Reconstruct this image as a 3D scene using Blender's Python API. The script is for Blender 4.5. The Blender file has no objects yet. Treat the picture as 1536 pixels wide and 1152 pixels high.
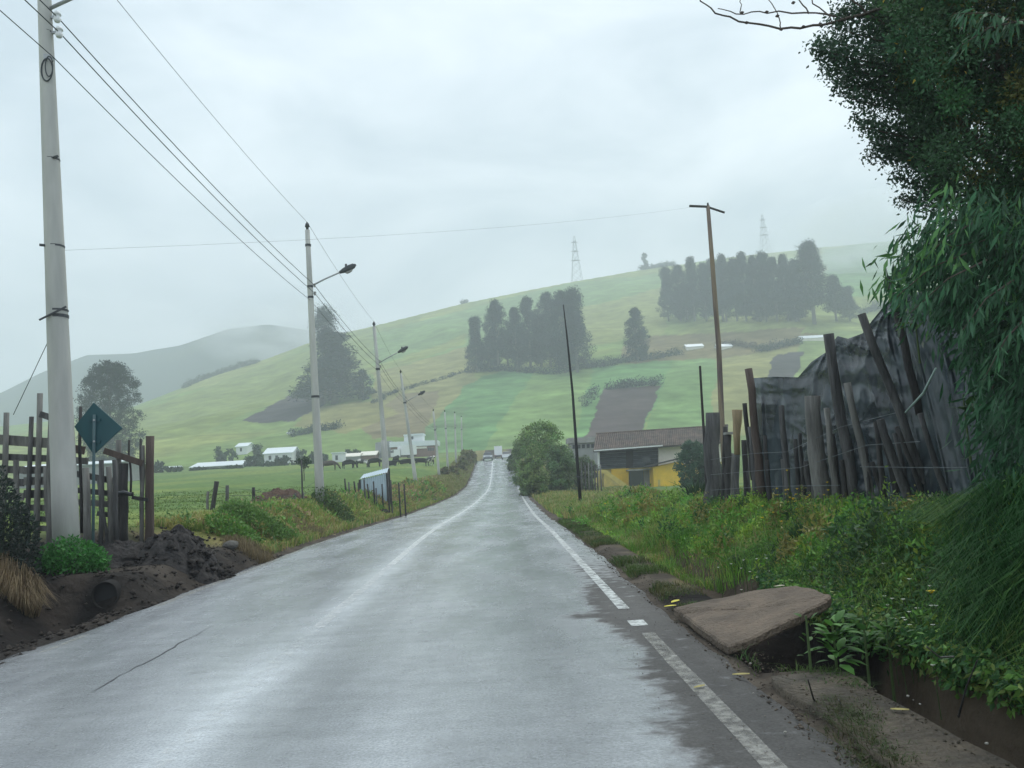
import bpy, math, random
import numpy as np
from mathutils import Vector, Matrix
R = math.radians
scene = bpy.context.scene
col = scene.collection
# ------------------------------------------------------------------ camera
F, PW, PH = 1250.0, 1536.0, 1152.0
VPU, VPV, ROLL, CAMH = 747.0, 710.0, R(3.2), 1.5
def _cd(u, v): return Vector(((u - PW / 2) / F, -(v - PH / 2) / F, -1.0))
_fw = _cd(VPU, VPV).normalized()
_up = Vector((-math.sin(ROLL), math.cos(ROLL), 0)); _up = (_up - _fw * _up.dot(_fw)).normalized()
_rt = _fw.cross(_up)
RM = Matrix((_rt, _fw, _up))                 # camera space -> world
cam = bpy.data.cameras.new('camera'); camo = bpy.data.objects.new('camera', cam); col.objects.link(camo)
cam.sensor_width = 36; cam.lens = F / PW * 36; cam.clip_end = 8000; cam.clip_start = 0.05
camo.matrix_world = Matrix.Translation((0, 0, CAMH)) @ RM.to_4x4()
scene.camera = camo
# ------------------------------------------------------------------ sky, sun, exposure
SUN_EL, SUN_AZ = R(58), R(25)
w = bpy.data.worlds.new('World'); scene.world = w; w.use_nodes = True
nt = w.node_tree; nt.nodes.clear()
def N(nt, typ, **kw):
    n = nt.nodes.new(typ)
    for k, v in kw.items(): setattr(n, k, v)
    return n
sky = N(nt, 'ShaderNodeTexSky'); sky.sky_type = 'NISHITA'; sky.sun_disc = False
sky.sun_elevation = SUN_EL; sky.sun_rotation = SUN_AZ; sky.air_density = 1.5; sky.dust_density = 4
skm = N(nt, 'ShaderNodeMixRGB', blend_type='MULTIPLY'); skm.inputs[0].default_value = 1
skm.inputs[2].default_value = (0.085, 0.085, 0.085, 1)
nt.links.new(sky.outputs[0], skm.inputs[1])
tc = N(nt, 'ShaderNodeTexCoord'); mp = N(nt, 'ShaderNodeMapping'); mp.inputs['Scale'].default_value = (1.0, 1.0, 2.6)
mp.inputs['Location'].default_value = (0.35, 0.1, 0.2)
nt.links.new(tc.outputs['Generated'], mp.inputs[0])
no = N(nt, 'ShaderNodeTexNoise'); no.inputs['Scale'].default_value = 3.0; no.inputs['Detail'].default_value = 9; no.inputs['Roughness'].default_value = 0.52
no.inputs['Distortion'].default_value = 0.4
nt.links.new(mp.outputs[0], no.inputs['Vector'])
cr = N(nt, 'ShaderNodeValToRGB'); cr.color_ramp.elements[0].position = 0.34; cr.color_ramp.elements[1].position = 0.70
cr.color_ramp.elements[0].color = (0.44, 0.525, 0.595, 1); cr.color_ramp.elements[1].color = (0.83, 0.895, 0.95, 1)
nt.links.new(no.outputs['Fac'], cr.inputs[0])
mx = N(nt, 'ShaderNodeMixRGB'); mx.inputs[0].default_value = 0.93
nt.links.new(skm.outputs[0], mx.inputs[1]); nt.links.new(cr.outputs[0], mx.inputs[2])
bg = N(nt, 'ShaderNodeBackground'); bg.inputs['Strength'].default_value = 1.0
wo = N(nt, 'ShaderNodeOutputWorld'); nt.links.new(mx.outputs[0], bg.inputs[0]); nt.links.new(bg.outputs[0], wo.inputs[0])
sl = bpy.data.lights.new('sun', 'SUN'); sl.energy = 1.2; sl.angle = R(25); sl.color = (1.0, 0.97, 0.92)
so = bpy.data.objects.new('sun', sl); col.objects.link(so)
so.rotation_euler = Vector((math.sin(SUN_AZ) * math.cos(SUN_EL), math.cos(SUN_AZ) * math.cos(SUN_EL), math.sin(SUN_EL))).to_track_quat('Z', 'Y').to_euler()
scene.view_settings.view_transform = 'Standard'; scene.view_settings.look = 'None'
scene.view_settings.exposure = 0.55; scene.view_settings.gamma = 1
scene.cycles.max_bounces = 6; scene.cycles.diffuse_bounces = 3; scene.cycles.volume_bounces = 2; scene.cycles.transparent_max_bounces = 12
HAZE_DENSITY = 0.00110

# ------------------------------------------------------------------ pixel helpers
def ray(u, v): return RM @ _cd(u, v)
def P(u, v, D):
    d = ray(u, v); return Vector((d.x / d.y * D, D, CAMH + d.z / d.y * D))
RMi = np.array(RM.transposed())
def project(X):                              # Nx3 -> pixel
    q = (X - np.array([0, 0, CAMH])) @ RMi.T
    return PW / 2 - F * q[:, 0] / q[:, 2], PH / 2 + F * q[:, 1] / q[:, 2]
# ------------------------------------------------------------------ noise and tables
rng = np.random.default_rng(7); random.seed(7)
_T = np.random.default_rng(3).random((256, 256))
def vnoise(x, y):
    xi = np.floor(x).astype(int); yi = np.floor(y).astype(int); fx = x - xi; fy = y - yi
    fx = fx * fx * (3 - 2 * fx); fy = fy * fy * (3 - 2 * fy)
    g = lambda a, b: _T[a % 256, b % 256]
    return (g(xi, yi) * (1 - fx) + g(xi + 1, yi) * fx) * (1 - fy) + (g(xi, yi + 1) * (1 - fx) + g(xi + 1, yi + 1) * fx) * fy
def fbm(x, y, o=4):
    s = 0; a = 0.5
    for i in range(o): s = s + a * vnoise(x * 2 ** i + 17.3 * i, y * 2 ** i + 5.1 * i); a *= 0.5
    return s
def sstep(a, b, x): t = np.clip((x - a) / (b - a), 0, 1); return t * t * (3 - 2 * t)
def tab(y, ys, vs):                          # smooth-ish table
    return np.interp(y, ys, vs)
_YS = np.arange(-40, 400, 1.0)
def _smooth(ys, vs, k=9):
    a = np.interp(_YS, ys, vs); kk = np.hanning(k + 2)[1:-1]; kk /= kk.sum()
    return np.convolve(np.pad(a, k // 2, mode='edge'), kk, mode='valid')
_zr = _smooth([-40, 22, 42, 58, 82, 102, 118, 146, 156, 172, 230, 400], [0, 0, -.28, -.36, -.33, .15, 1.25, 3.55, 4.0, 4.1, 6.2, 8])
_xo = _smooth([-40, 30, 42, 58, 82, 102, 118, 146, 230], [0, 0, .2, .4, .72, .95, 1.05, 1.15, 2.2], 15)
def zroad(y): return np.interp(y, _YS, _zr)
def xoff(y): return np.interp(y, _YS, _xo)
XL, XC, XR = -4.74, -1.98, 1.26              # left edge, centre line, right edge line near the camera
# ridge of the big hill: slope a=x/y -> elevation
def _ae(u, v): d = ray(u, v); return d.x / d.y, d.z / d.y
_rp = [(-500, 690), (-200, 668), (0, 640), (120, 627), (200, 610), (300, 571), (400, 538), (480, 508), (560, 489), (700, 454), (850, 424), (960, 405), (1100, 385), (1240, 370), (1330, 362), (1536, 340), (2000, 330)]
_ra = np.array([_ae(*p)[0] for p in _rp]); _re = np.array([_ae(*p)[1] for p in _rp])
DR0 = 720.0
def ridgeD(a): return np.interp(a, [-1.0, -.45, -.2, .2, 1.0], [520, 540, 640, 740, 780])
DF = 228.0
def zpast(x, y):
    zl = np.interp(y, [-40, 10, 20, 40, 60, 100, 130, 160, 200, 230, 400], [1, 1, 1.0, 1.1, 1.5, 2.6, 3.6, 4.9, 6.4, 7.6, 8])
    zr = np.interp(y, [-40, 6, 8.5, 14, 18, 30, 60, 96, 110, 130, 160, 230, 400], [1.05, .95, .70, .64, .5, .1, -.5, -1.0, -.7, .6, 3.2, 7.6, 8])
    t = sstep(-3, 3, x - xoff(y) * 0 + 1.7)
    return zl * (1 - t) + zr * t
def Z(x, y):
    x = np.asarray(x, float); y = np.asarray(y, float)
    xo = xoff(y); xx = x - xo; zr = zroad(y)
    dl = XL - xx; dr = xx - XR
    zp = zpast(x, y)
    n = fbm(x * .8, y * .8) - .5; n2 = fbm(x * 2.7, y * 2.7) - .5
    # left cross-section
    near = 1 - sstep(11.8, 12.15, y); drive = sstep(11.8, 12.15, y) * (1 - sstep(17, 20, y))
    bank = np.interp(y, [-40, 10, 20, 30, 48, 70, 95, 110, 120, 146, 230], [.75, .75, .8, .85, .75, .95, 1.25, 1.9, 2.4, 4.3, 7.6])
    pn = -.05 * sstep(.1, .5, dl) - .22 * sstep(.5, .95, dl) + (bank + .27) * sstep(1.05, 2.35, dl)
    pd = .36 * sstep(.1, .75, dl) + (bank - .36) * sstep(1.5, 3.0, dl)
    pv = .05 * sstep(0, .4, dl) + (bank - zr - .05) * sstep(.4, 1.9, dl)
    zl = zr + near * pn + drive * pd + (1 - near - drive) * pv
    t = sstep(2.3, 7, dl); zl = zl * (1 - t) + zp * t
    zl = zl + sstep(.5, 1.5, dl) * (n * .25 + n2 * .10)
    # right cross-section
    dep = (.5 - .28 * sstep(8.7, 9.2, y) - .12 * sstep(12, 22, y) + .12 + .2 * sstep(5.9, 6.3, y) * (1 - sstep(8.4, 9, y))) * (1 - sstep(30, 45, y))
    steep = 1 - sstep(8, 10.5, y)
    inl = sstep(5.95, 6.2, y) * (1 - sstep(8.2, 8.8, y)); prd = -dep * sstep(1.02 - .45 * inl, 1.16 - .42 * inl, dr) * (1 - sstep(1.72, 1.95, dr))
    topz = zp - zr
    pb = prd + topz * (steep * sstep(1.95, 2.7, dr) + (1 - steep) * sstep(1.9, 3.5, dr))
    pfar = (zp - zr) * sstep(.8, 6, dr) - .12 * sstep(.4, .9, dr) * (1 - sstep(1.2, 2.2, dr))
    f = sstep(26, 40, y)
    zrr = zr + pb * (1 - f) + pfar * f + sstep(2.0, 3, dr) * (n * .3 + n2 * .1)
    z = np.where(xx < XL, zl, np.where(xx > XR, zrr, zr))
    inside = (xx > XL - .25) & (xx < XR + .55)
    z = np.where(inside, z - .05, z)
    # hill
    yy = np.maximum(y, 1.0); a = x / yy
    Dr = ridgeD(a); zt = CAMH + np.interp(a, _ra, _re) * Dr
    t = np.clip((y - DF) / (Dr - DF), 0, 1)
    hz = zp + (zt - zp) * (.9 * t + .1 * t * t)
    hz = np.where(y > Dr, zt - .22 * (y - Dr), hz)
    und = (fbm(x / 70, y / 70) - .47) * 16 * sstep(.05, .3, t) * (1 - sstep(.75, 1, t))
    z = np.where(y > DF, hz + und, z)
    z = z + np.where((dl > 5) | (dr > 6), (fbm(x / 9, y / 9) - .47) * .5, 0)
    return z
def gz(x, y): return float(Z(np.array([x]), np.array([y]))[0])
def G(u, v, D0=3, D1=1200):                  # pixel -> first hit on the ground
    d = ray(u, v); ys = np.geomspace(D0, D1, 3000)
    xs = d.x / d.y * ys; zs = CAMH + d.z / d.y * ys
    zg = Z(xs, ys); hit = zs < zg; k = int(np.argmax(hit)) if hit.any() else int(np.argmin((zs - zg) / ys)); return Vector((xs[k], ys[k], zg[k]))
def ground_at(u, D, v=700):                  # point on the ground at pixel column u, depth D
    for _ in range(6):
        p = P(u, v, D); z = gz(p.x, D)
        X = np.array([[p.x, D, z]]); v = float(project(X)[1][0])
    return Vector((p.x, D, z))

# ------------------------------------------------------------------ materials
MATS = {}
def link(nt, a, b): nt.links.new(a, b)
def mat(name, base=(.5, .5, .5), rough=.8, var=.25, scale=3.0, bump=0.0, bscale=None, dark=None, spec=.4, metal=0, attr=False, trans=0.0, stretch=(1, 1, 1), coat=0.0, coords='Object'):
    if name in MATS: return MATS[name]
    m = bpy.data.materials.new(name); m.use_nodes = True; nt = m.node_tree; b = nt.nodes['Principled BSDF']; out = nt.nodes['Material Output']
    b.inputs['Roughness'].default_value = rough; b.inputs['Specular IOR Level'].default_value = spec; b.inputs['Metallic'].default_value = metal
    b.inputs['Coat Weight'].default_value = coat; b.inputs['Coat Roughness'].default_value = .15
    tc = N(nt, 'ShaderNodeTexCoord'); mp = N(nt, 'ShaderNodeMapping'); mp.inputs['Scale'].default_value = stretch
    link(nt, tc.outputs[coords], mp.inputs[0])
    no = N(nt, 'ShaderNodeTexNoise'); no.inputs['Scale'].default_value = scale; no.inputs['Detail'].default_value = 6; no.inputs['Roughness'].default_value = .6
    link(nt, mp.outputs[0], no.inputs['Vector'])
    mr = N(nt, 'ShaderNodeMapRange'); mr.inputs['From Min'].default_value = .25; mr.inputs['From Max'].default_value = .75
    mr.inputs['To Min'].default_value = 1 - var; mr.inputs['To Max'].default_value = 1 + var
    link(nt, no.outputs['Fac'], mr.inputs['Value'])
    mul = N(nt, 'ShaderNodeVectorMath', operation='SCALE')
    if attr:
        at = N(nt, 'ShaderNodeAttribute'); at.attribute_name = 'Col'; link(nt, at.outputs['Color'], mul.inputs[0])
    elif dark is not None:
        mxr = N(nt, 'ShaderNodeMixRGB'); mxr.inputs[1].default_value = (*dark, 1); mxr.inputs[2].default_value = (*base, 1)
        n2 = N(nt, 'ShaderNodeTexNoise'); n2.inputs['Scale'].default_value = scale * .45; n2.inputs['Detail'].default_value = 5
        link(nt, mp.outputs[0], n2.inputs['Vector'])
        m2 = N(nt, 'ShaderNodeMapRange'); m2.inputs['From Min'].default_value = .35; m2.inputs['From Max'].default_value = .6
        link(nt, n2.outputs['Fac'], m2.inputs['Value']); link(nt, m2.outputs[0], mxr.inputs[0]); link(nt, mxr.outputs[0], mul.inputs[0])
    else: mul.inputs[0].default_value = base
    link(nt, mr.outputs[0], mul.inputs['Scale']); link(nt, mul.outputs[0], b.inputs['Base Color'])
    if bump:
        bn = N(nt, 'ShaderNodeTexNoise'); bn.inputs['Scale'].default_value = bscale or scale * 4; bn.inputs['Detail'].default_value = 5
        link(nt, mp.outputs[0], bn.inputs['Vector'])
        bp = N(nt, 'ShaderNodeBump'); bp.inputs['Strength'].default_value = bump; bp.inputs['Distance'].default_value = .05
        link(nt, bn.outputs['Fac'], bp.inputs['Height']); link(nt, bp.outputs[0], b.inputs['Normal'])
    if trans:
        tr = N(nt, 'ShaderNodeBsdfTranslucent'); ms = N(nt, 'ShaderNodeMixShader'); ms.inputs[0].default_value = trans
        link(nt, mul.outputs[0], tr.inputs[0]); link(nt, b.outputs[0], ms.inputs[1]); link(nt, tr.outputs[0], ms.inputs[2]); link(nt, ms.outputs[0], out.inputs[0])
    MATS[name] = m; return m
m_ground = mat('ground', attr=True, var=.38, scale=1.7, bump=.9, bscale=9, rough=.95, spec=.15)
m_hill = mat('hill_grass', attr=True, var=.34, scale=.16, bump=.9, bscale=.6, rough=1, spec=.05)
m_leaf = mat('leaf', attr=True, var=.1, scale=1, rough=.55, spec=.35, trans=.28)
m_farleaf = mat('far_leaf', attr=True, var=.1, scale=.2, rough=.8, spec=.15, trans=.15)
m_grass = mat('grass', attr=True, var=.1, scale=1, rough=.6, spec=.25, trans=.3)
m_conc = mat('concrete', (.34, .34, .32), .85, .16, 2.2, .25, 30, dark=(.25, .25, .235))
m_pole = mat('pole_concrete', (.50, .50, .465), .85, .12, 1.6, .2, 40, dark=(.38, .385, .36), stretch=(3, 3, .5))
m_slab = mat('slab_concrete', (.17, .13, .095), .8, .3, 5, .9, 30, dark=(.115, .09, .068))
m_lip = mat('lip_concrete', (.10, .08, .056), .75, .4, 5, .9, 26, dark=(.055, .046, .034))
m_wood = mat('weathered_wood', (.115, .113, .112), .9, .35, 6, .7, 18, dark=(.06, .06, .06), stretch=(3, 3, .35))
m_tbark = mat('pale_bark', (.16, .15, .135), .9, .2, 1)
m_woodd = mat('dark_wood', (.06, .057, .055), .9, .35, 6, .7, 18, dark=(.03, .03, .03), stretch=(3, 3, .35))
m_woodt = mat('tan_wood', (.32, .25, .15), .85, .25, 5, .5, 18, dark=(.22, .17, .10), stretch=(3, 3, .35))
m_woodr = mat('red_brown_wood', (.105, .078, .066), .85, .3, 5, .5, 18, dark=(.08, .06, .05), stretch=(3, 3, .35))
m_woodp = mat('pale_wood', (.21, .205, .19), .9, .28, 6, .6, 18, dark=(.12, .118, .11), stretch=(3, 3, .35))
m_metal = mat('galvanised', (.36, .38, .39), .5, .12, 5, metal=.6)
m_dmetal = mat('dark_metal', (.06, .065, .07), .6, .2, 5)
m_cable = mat('cable', (.05, .06, .065), .6, .1, 5)
m_white = mat('white_paint', (.72, .74, .74), .6, .08, 2)
m_bark = mat('bark', (.085, .07, .055), .95, .3, 6, .8, 14, stretch=(3, 3, .6))
m_soil = mat('dark_soil', (.030, .026, .024), .85, .4, 5, 1, 14, dark=(.018, .016, .016))
m_rsoil = mat('red_soil', (.10, .062, .045), .95, .3, 5, 1, 14)
m_stone = mat('stone', (.10, .095, .085), .8, .25, 5, .5, 20)
m_sign = mat('sign_back', (.022, .085, .10), .5, .12, 3)
m_black = mat('black', (.012, .012, .013), .7, .1, 3)

# ------------------------------------------------------------------ mesh helpers
def mesh_np(name, V, Fc, C=None, m=None, parent=None, smooth=False):
    V = np.asarray(V, np.float32); Fc = np.asarray(Fc, np.int32); k = Fc.shape[1]
    me = bpy.data.meshes.new(name)
    me.vertices.add(len(V)); me.vertices.foreach_set('co', V.ravel())
    me.loops.add(Fc.size); me.loops.foreach_set('vertex_index', Fc.ravel())
    me.polygons.add(len(Fc)); me.polygons.foreach_set('loop_start', np.arange(0, Fc.size, k, dtype=np.int32)); me.polygons.foreach_set('loop_total', np.full(len(Fc), k, np.int32))
    if smooth: me.polygons.foreach_set('use_smooth', np.ones(len(Fc), bool))
    me.update(calc_edges=True)
    if C is not None:
        a = me.color_attributes.new('Col', 'FLOAT_COLOR', 'POINT')
        a.data.foreach_set('color', (C if C.shape[1] == 4 else np.concatenate([C, np.ones((len(C), 1))], 1)).astype(np.float32).ravel())
    if m: me.materials.append(m)
    o = bpy.data.objects.new(name, me); col.objects.link(o)
    if parent: attach(o, parent)
    return o
def attach(o, parent):
    o.parent = parent
    if parent.type == 'EMPTY' or parent.parent is None:
        pass
    o.matrix_parent_inverse = wm(parent).inverted()
def wm(o):
    mtx = Matrix.LocRotScale(o.location, o.rotation_euler, o.scale)
    if o.parent: mtx = wm(o.parent) @ o.matrix_parent_inverse @ mtx
    return mtx
class MB:
    def __init__(s): s.v = []; s.f = []
    def add(s, vs, fs):
        n = len(s.v); s.v += [tuple(p) for p in vs]; s.f += [tuple(i + n for i in f) for f in fs]; return s
    def box(s, c, size, rot=None):
        x, y, z = [q / 2 for q in size]
        vs = [Vector(p) for p in ((-x, -y, -z), (x, -y, -z), (x, y, -z), (-x, y, -z), (-x, -y, z), (x, -y, z), (x, y, z), (-x, y, z))]
        if rot is not None: vs = [rot @ p for p in vs]
        return s.add([p + Vector(c) for p in vs], [(0, 3, 2, 1), (4, 5, 6, 7), (0, 1, 5, 4), (1, 2, 6, 5), (2, 3, 7, 6), (3, 0, 4, 7)])
    def tube(s, pts, radii, seg=8, cap=True, jit=0.0, flat=1.0):
        pts = [Vector(p) for p in pts]; n0 = len(s.v); n = len(pts)
        if not hasattr(radii, '__len__'): radii = [radii] * n
        ref = None
        for i, p in enumerate(pts):
            t = (pts[min(i + 1, n - 1)] - pts[max(i - 1, 0)]).normalized()
            if ref is None: ref = Vector((1, 0, 0)) if abs(t.x) < .9 else Vector((0, 0, 1))
            a = (ref - t * ref.dot(t)).normalized(); b = t.cross(a); ref = a
            for k in range(seg):
                an = 2 * math.pi * k / seg; r = radii[i] * (1 + jit * (random.random() - .5))
                s.v.append(tuple(p + a * (math.cos(an) * r) + b * (math.sin(an) * r * flat)))
        for i in range(n - 1):
            for k in range(seg):
                k2 = (k + 1) % seg
                s.f.append((n0 + i * seg + k, n0 + i * seg + k2, n0 + (i + 1) * seg + k2, n0 + (i + 1) * seg + k))
        if cap:
            s.f.append(tuple(n0 + k for k in reversed(range(seg)))); s.f.append(tuple(n0 + (n - 1) * seg + k for k in range(seg)))
        return s
    def beam(s, a, b, w, h, up=(0, 0, 1)):
        a, b = Vector(a), Vector(b); t = (b - a).normalized(); u = Vector(up); u = (u - t * u.dot(t)).normalized(); q = t.cross(u)
        rot = Matrix((t, q, u)).transposed(); return s.box((a + b) / 2, ((b - a).length, w, h), rot)
    def prism(s, poly, y0, y1):               # polygon in xz, extruded in y
        n = len(poly); vs = [(x, y0, z) for x, z in poly] + [(x, y1, z) for x, z in poly]
        return s.add(vs, [tuple(range(n)), tuple(reversed(range(n, 2 * n)))] + [(i, i + n, (i + 1) % n + n, (i + 1) % n) for i in range(n)])
    def build(s, name, m, parent=None, smooth=False):
        me = bpy.data.meshes.new(name); me.from_pydata(s.v, [], s.f)
        import bmesh
        bm = bmesh.new(); bm.from_mesh(me); bmesh.ops.recalc_face_normals(bm, faces=bm.faces); bm.to_mesh(me); bm.free()
        if smooth:
            for p in me.polygons: p.use_smooth = len(p.vertices) < 6
        me.materials.append(m); o = bpy.data.objects.new(name, me); col.objects.link(o)
        if parent: attach(o, parent)
        return o
def tag(o, label=None, cat=None, group=None, kind=None):
    if label: o['label'] = label
    if cat: o['category'] = cat
    if group: o['group'] = group
    if kind: o['kind'] = kind
    return o
def thing(name, loc, label, cat, group=None, rz=0):
    o = bpy.data.objects.new(name, None); o.empty_display_size = .2; col.objects.link(o); o.location = loc; o.rotation_euler = (0, 0, rz)
    return tag(o, label, cat, group)
def copy_tree(o, loc=None, rz=None, parent=None):
    c = o.copy(); col.objects.link(c)
    if parent: c.parent = parent; c.matrix_parent_inverse = o.matrix_parent_inverse.copy()
    if loc is not None: c.location = loc
    if rz is not None: c.rotation_euler = (0, 0, rz)
    for ch in list(o.children): copy_tree(ch, parent=c)
    return c
def unit(a): return a / np.maximum(np.linalg.norm(a, axis=1, keepdims=True), 1e-9)
def leaves(C, dirs, length, width, colr, fold=.25):
    """diamond leaves: C base points, dirs directions, per-leaf length/width/colour -> V,F,Col"""
    n = len(C); dirs = unit(dirs); r = unit(rng.normal(size=(n, 3))); side = unit(np.cross(dirs, r)); up = np.cross(side, dirs)
    L = np.broadcast_to(length, n)[:, None]; W = np.broadcast_to(width, n)[:, None]
    mid = C + dirs * L * .45 - up * L * .06
    V = np.stack([C, mid + side * W / 2 + up * W * fold, C + dirs * L - up * L * .12, mid - side * W / 2 + up * W * fold], 1).reshape(-1, 3)
    i = np.arange(n)[:, None] * 4
    Fc = np.concatenate([i + np.array([[0, 1, 2]]), i + np.array([[0, 2, 3]])], 0)
    return V, Fc, np.repeat(colr, 4, 0)
def blades(B, lean, length, width, colr, droop=.35):
    """grass blades: base points, lean vectors (horizontal), 3 tris each"""
    n = len(B); L = np.broadcast_to(length, n)[:, None]; W = np.broadcast_to(width, n)[:, None]
    az = rng.random(n) * 2 * math.pi; side = np.stack([np.cos(az), np.sin(az), 0 * az], 1)
    upv = np.array([[0, 0, 1.0]])
    M1 = B + (upv * .62 + lean * .35) * L; T = B + (upv * (1 - droop) + lean) * L
    V = np.stack([B - side * W / 2, B + side * W / 2, M1 + side * W * .35, M1 - side * W * .35, T], 1).reshape(-1, 3)
    i = np.arange(n)[:, None] * 5
    Fc = np.concatenate([i + np.array([[0, 1, 2]]), i + np.array([[0, 2, 3]]), i + np.array([[3, 2, 4]])], 0)
    return V, Fc, np.repeat(colr, 5, 0)
def tint(n, c, s=.25, hue=.12):
    c = np.asarray(c, float); k = 1 + s * (rng.random((n, 1)) * 2 - 1); h = 1 + hue * (rng.random((n, 3)) * 2 - 1)
    return np.clip(c * k * h, 0, 1)
def inpoly(u, v, poly):
    r = np.zeros(u.shape, bool); n = len(poly)
    for i in range(n):
        x1, y1 = poly[i]; x2, y2 = poly[(i + 1) % n]
        if y1 == y2: continue
        c = ((y1 > v) != (y2 > v)) & (u < (x2 - x1) * (v - y1) / (y2 - y1) + x1); r ^= c
    return r

# ------------------------------------------------------------------ ground sheets
def grid_faces(ny, nx):
    i = (np.arange(ny - 1)[:, None] * nx + np.arange(nx - 1)[None]).ravel()
    return np.stack([i, i + 1, i + nx + 1, i + nx], 1)
def c3(*a): return np.array(a, float)
lat = np.concatenate([-np.geomspace(4.2, 260, 70)[::-1] - 4, np.arange(-8.1, -4.8, .12), [-4.74, -4.0, -2, 0, 1.26, 1.7], np.arange(1.8, 6.6, .1), 6.5 + np.geomspace(.2, 260, 70)])
ysl = np.concatenate([np.arange(-14, 2, .8), np.arange(2, 22, .2), np.arange(22, 60, .6), np.arange(60, 231, 1.6)])
YY, LL = np.meshgrid(ysl, lat, indexing='ij'); XX = LL + xoff(YY)
ZZ = Z(XX, YY); V = np.stack([XX, YY, ZZ], -1).reshape(-1, 3)
x, y = V[:, 0], V[:, 1]; xx = x - xoff(y); dl = XL - xx; dr = xx - XR
nn = fbm(x * .5, y * .5)[:, None]; nf = fbm(x * 2.3 + 9, y * 2.3)[:, None]; nl = fbm(x / 14, y / 14)[:, None]
def lerp(a, b, t): return a * (1 - t) + b * t
t1 = lambda a: np.asarray(a)[:, None]
past = lerp(c3(.115, .185, .055), c3(.17, .225, .06), sstep(.38, .58, nl)); past = lerp(past, c3(.095, .16, .05), .6 * sstep(.5, .65, nn))
verge = lerp(c3(.16, .17, .05), c3(.24, .20, .085), sstep(.4, .6, nf))
soil = lerp(c3(.016, .014, .013), c3(.032, .026, .022), sstep(.42, .6, nf))
dirt = lerp(c3(.062, .052, .042), c3(.105, .088, .07), sstep(.4, .6, nf))
ditch = lerp(c3(.06, .047, .034), c3(.10, .078, .056), sstep(.4, .6, nn))
Cc = lerp(past, verge, t1(np.where(xx < 0, 1 - sstep(2.2, 4.5, dl), 1 - sstep(4, 12, dr))))
Cc = lerp(Cc, c3(.055, .085, .03) + 0 * Cc, t1((xx > 0) * sstep(1.9, 2.2, dr) * (1 - sstep(4, 6, dr)) * (1 - sstep(16, 30, y))))
ns = 1 - sstep(17, 20.5, y + nn[:, 0] * 3)
Cc = lerp(Cc, soil, t1((xx < 0) * ns * (1 - sstep(4.2, 5.6, dl + nn[:, 0] * 1.5))))
Cc = lerp(Cc, lerp(dirt, soil, .62), t1((xx < 0) * (sstep(11.8, 13, y)) * ns * sstep(.2, .5, dl) * (1 - sstep(1.1, 2.0, dl))))
Cc = lerp(Cc, lerp(dirt, soil, .85 * t1(ns)), t1((xx < 0) * (1 - sstep(.35, .75, dl + (nf[:, 0] - .5)))))
Cc = lerp(Cc, dirt, t1((xx > 0) * (1 - sstep(.9, 1.2, dr + (nf[:, 0] - .5) * .6))))
Cc = lerp(Cc, ditch, t1((xx > 0) * sstep(1.0, 1.1, dr) * (1 - sstep(1.9, 2.1, dr)) * (1 - sstep(12, 24, y))))
slab_shade = (xx > 0) * sstep(5.9, 6.2, y) * (1 - sstep(9.6, 10.6, y)) * sstep(.45, .56, dr) * (1 - sstep(0, .2, dr - np.where(y > 7.2, 1.9, 1.35))); Cc = lerp(Cc, soil * .7, t1(slab_shade))  # darkness of the void under the slab, painted into the ground colour
gnd = mesh_np('ground', V, grid_faces(len(ysl), len(lat)), Cc, m_ground, smooth=True); tag(gnd, kind='structure')

FIELDS = [  # photo outline, colour; later wins
 ([(200, 620), (420, 540), (560, 490), (640, 470), (560, 560), (420, 600), (300, 650), (200, 660)], (.125, .155, .045)),
 ([(560, 500), (850, 425), (1000, 410), (980, 470), (700, 520), (560, 560)], (.105, .165, .06)),
 ([(560, 560), (700, 520), (720, 580), (640, 660), (560, 640)], (.16, .155, .065)),
 ([(600, 590), (660, 585), (640, 650), (560, 660), (540, 640)], (.17, .135, .08)),
 ([(395, 610), (480, 575), (620, 530), (700, 500), (700, 515), (560, 560), (480, 590)], (.14, .165, .05)),
 ([(700, 575), (760, 555), (800, 560), (745, 640), (720, 690), (640, 690), (650, 640)], (.075, .155, .06)),
 ([(800, 560), (890, 550), (865, 640), (850, 690), (720, 690), (745, 640)], (.115, .18, .06)),
 ([(890, 550), (1010, 540), (985, 600), (960, 660), (860, 670), (870, 620)], (.08, .165, .06)),
 ([(1010, 540), (1110, 530), (1100, 670), (960, 670), (985, 600)], (.10, .17, .06)),
 ([(1080, 500), (1210, 490), (1160, 600), (1150, 680), (1060, 670), (1075, 560)], (.17, .165, .065)),
 ([(960, 505), (1230, 490), (1230, 515), (1100, 535), (940, 545), (930, 525)], (.15, .115, .06)),
 ([(1200, 510), (1330, 480), (1330, 560), (1240, 620), (1170, 620)], (.13, .175, .06)),
 ([(1230, 375), (1400, 350), (1400, 430), (1290, 450), (1250, 440)], (.085, .16, .06)),
 ([(1240, 450), (1420, 430), (1400, 490), (1200, 500)], (.15, .18, .06)),
 ([(840, 470), (1000, 430), (1000, 500), (880, 520), (830, 540)], (.15, .165, .06)),
 ([(640, 640), (700, 600), (690, 690), (620, 690)], (.085, .15, .065)),
 ([(470, 610), (560, 600), (600, 620), (520, 650), (440, 640)], (.19, .175, .07)),
 ([(365, 630), (462, 578), (520, 570), (500, 600), (440, 632), (400, 634)], (.055, .047, .052)),
 ([(908, 583), (990, 578), (978, 610), (962, 652), (876, 660), (890, 620)], (.072, .055, .052)),
 ([(1163, 533), (1205, 528), (1195, 560), (1180, 580), (1150, 575), (1155, 545)], (.055, .05, .052)),
]
aa = np.concatenate([np.linspace(-1.25, -.62, 60, endpoint=False), np.linspace(-.62, .55, 620), np.linspace(.55, 1.1, 60)[1:]])
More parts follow.
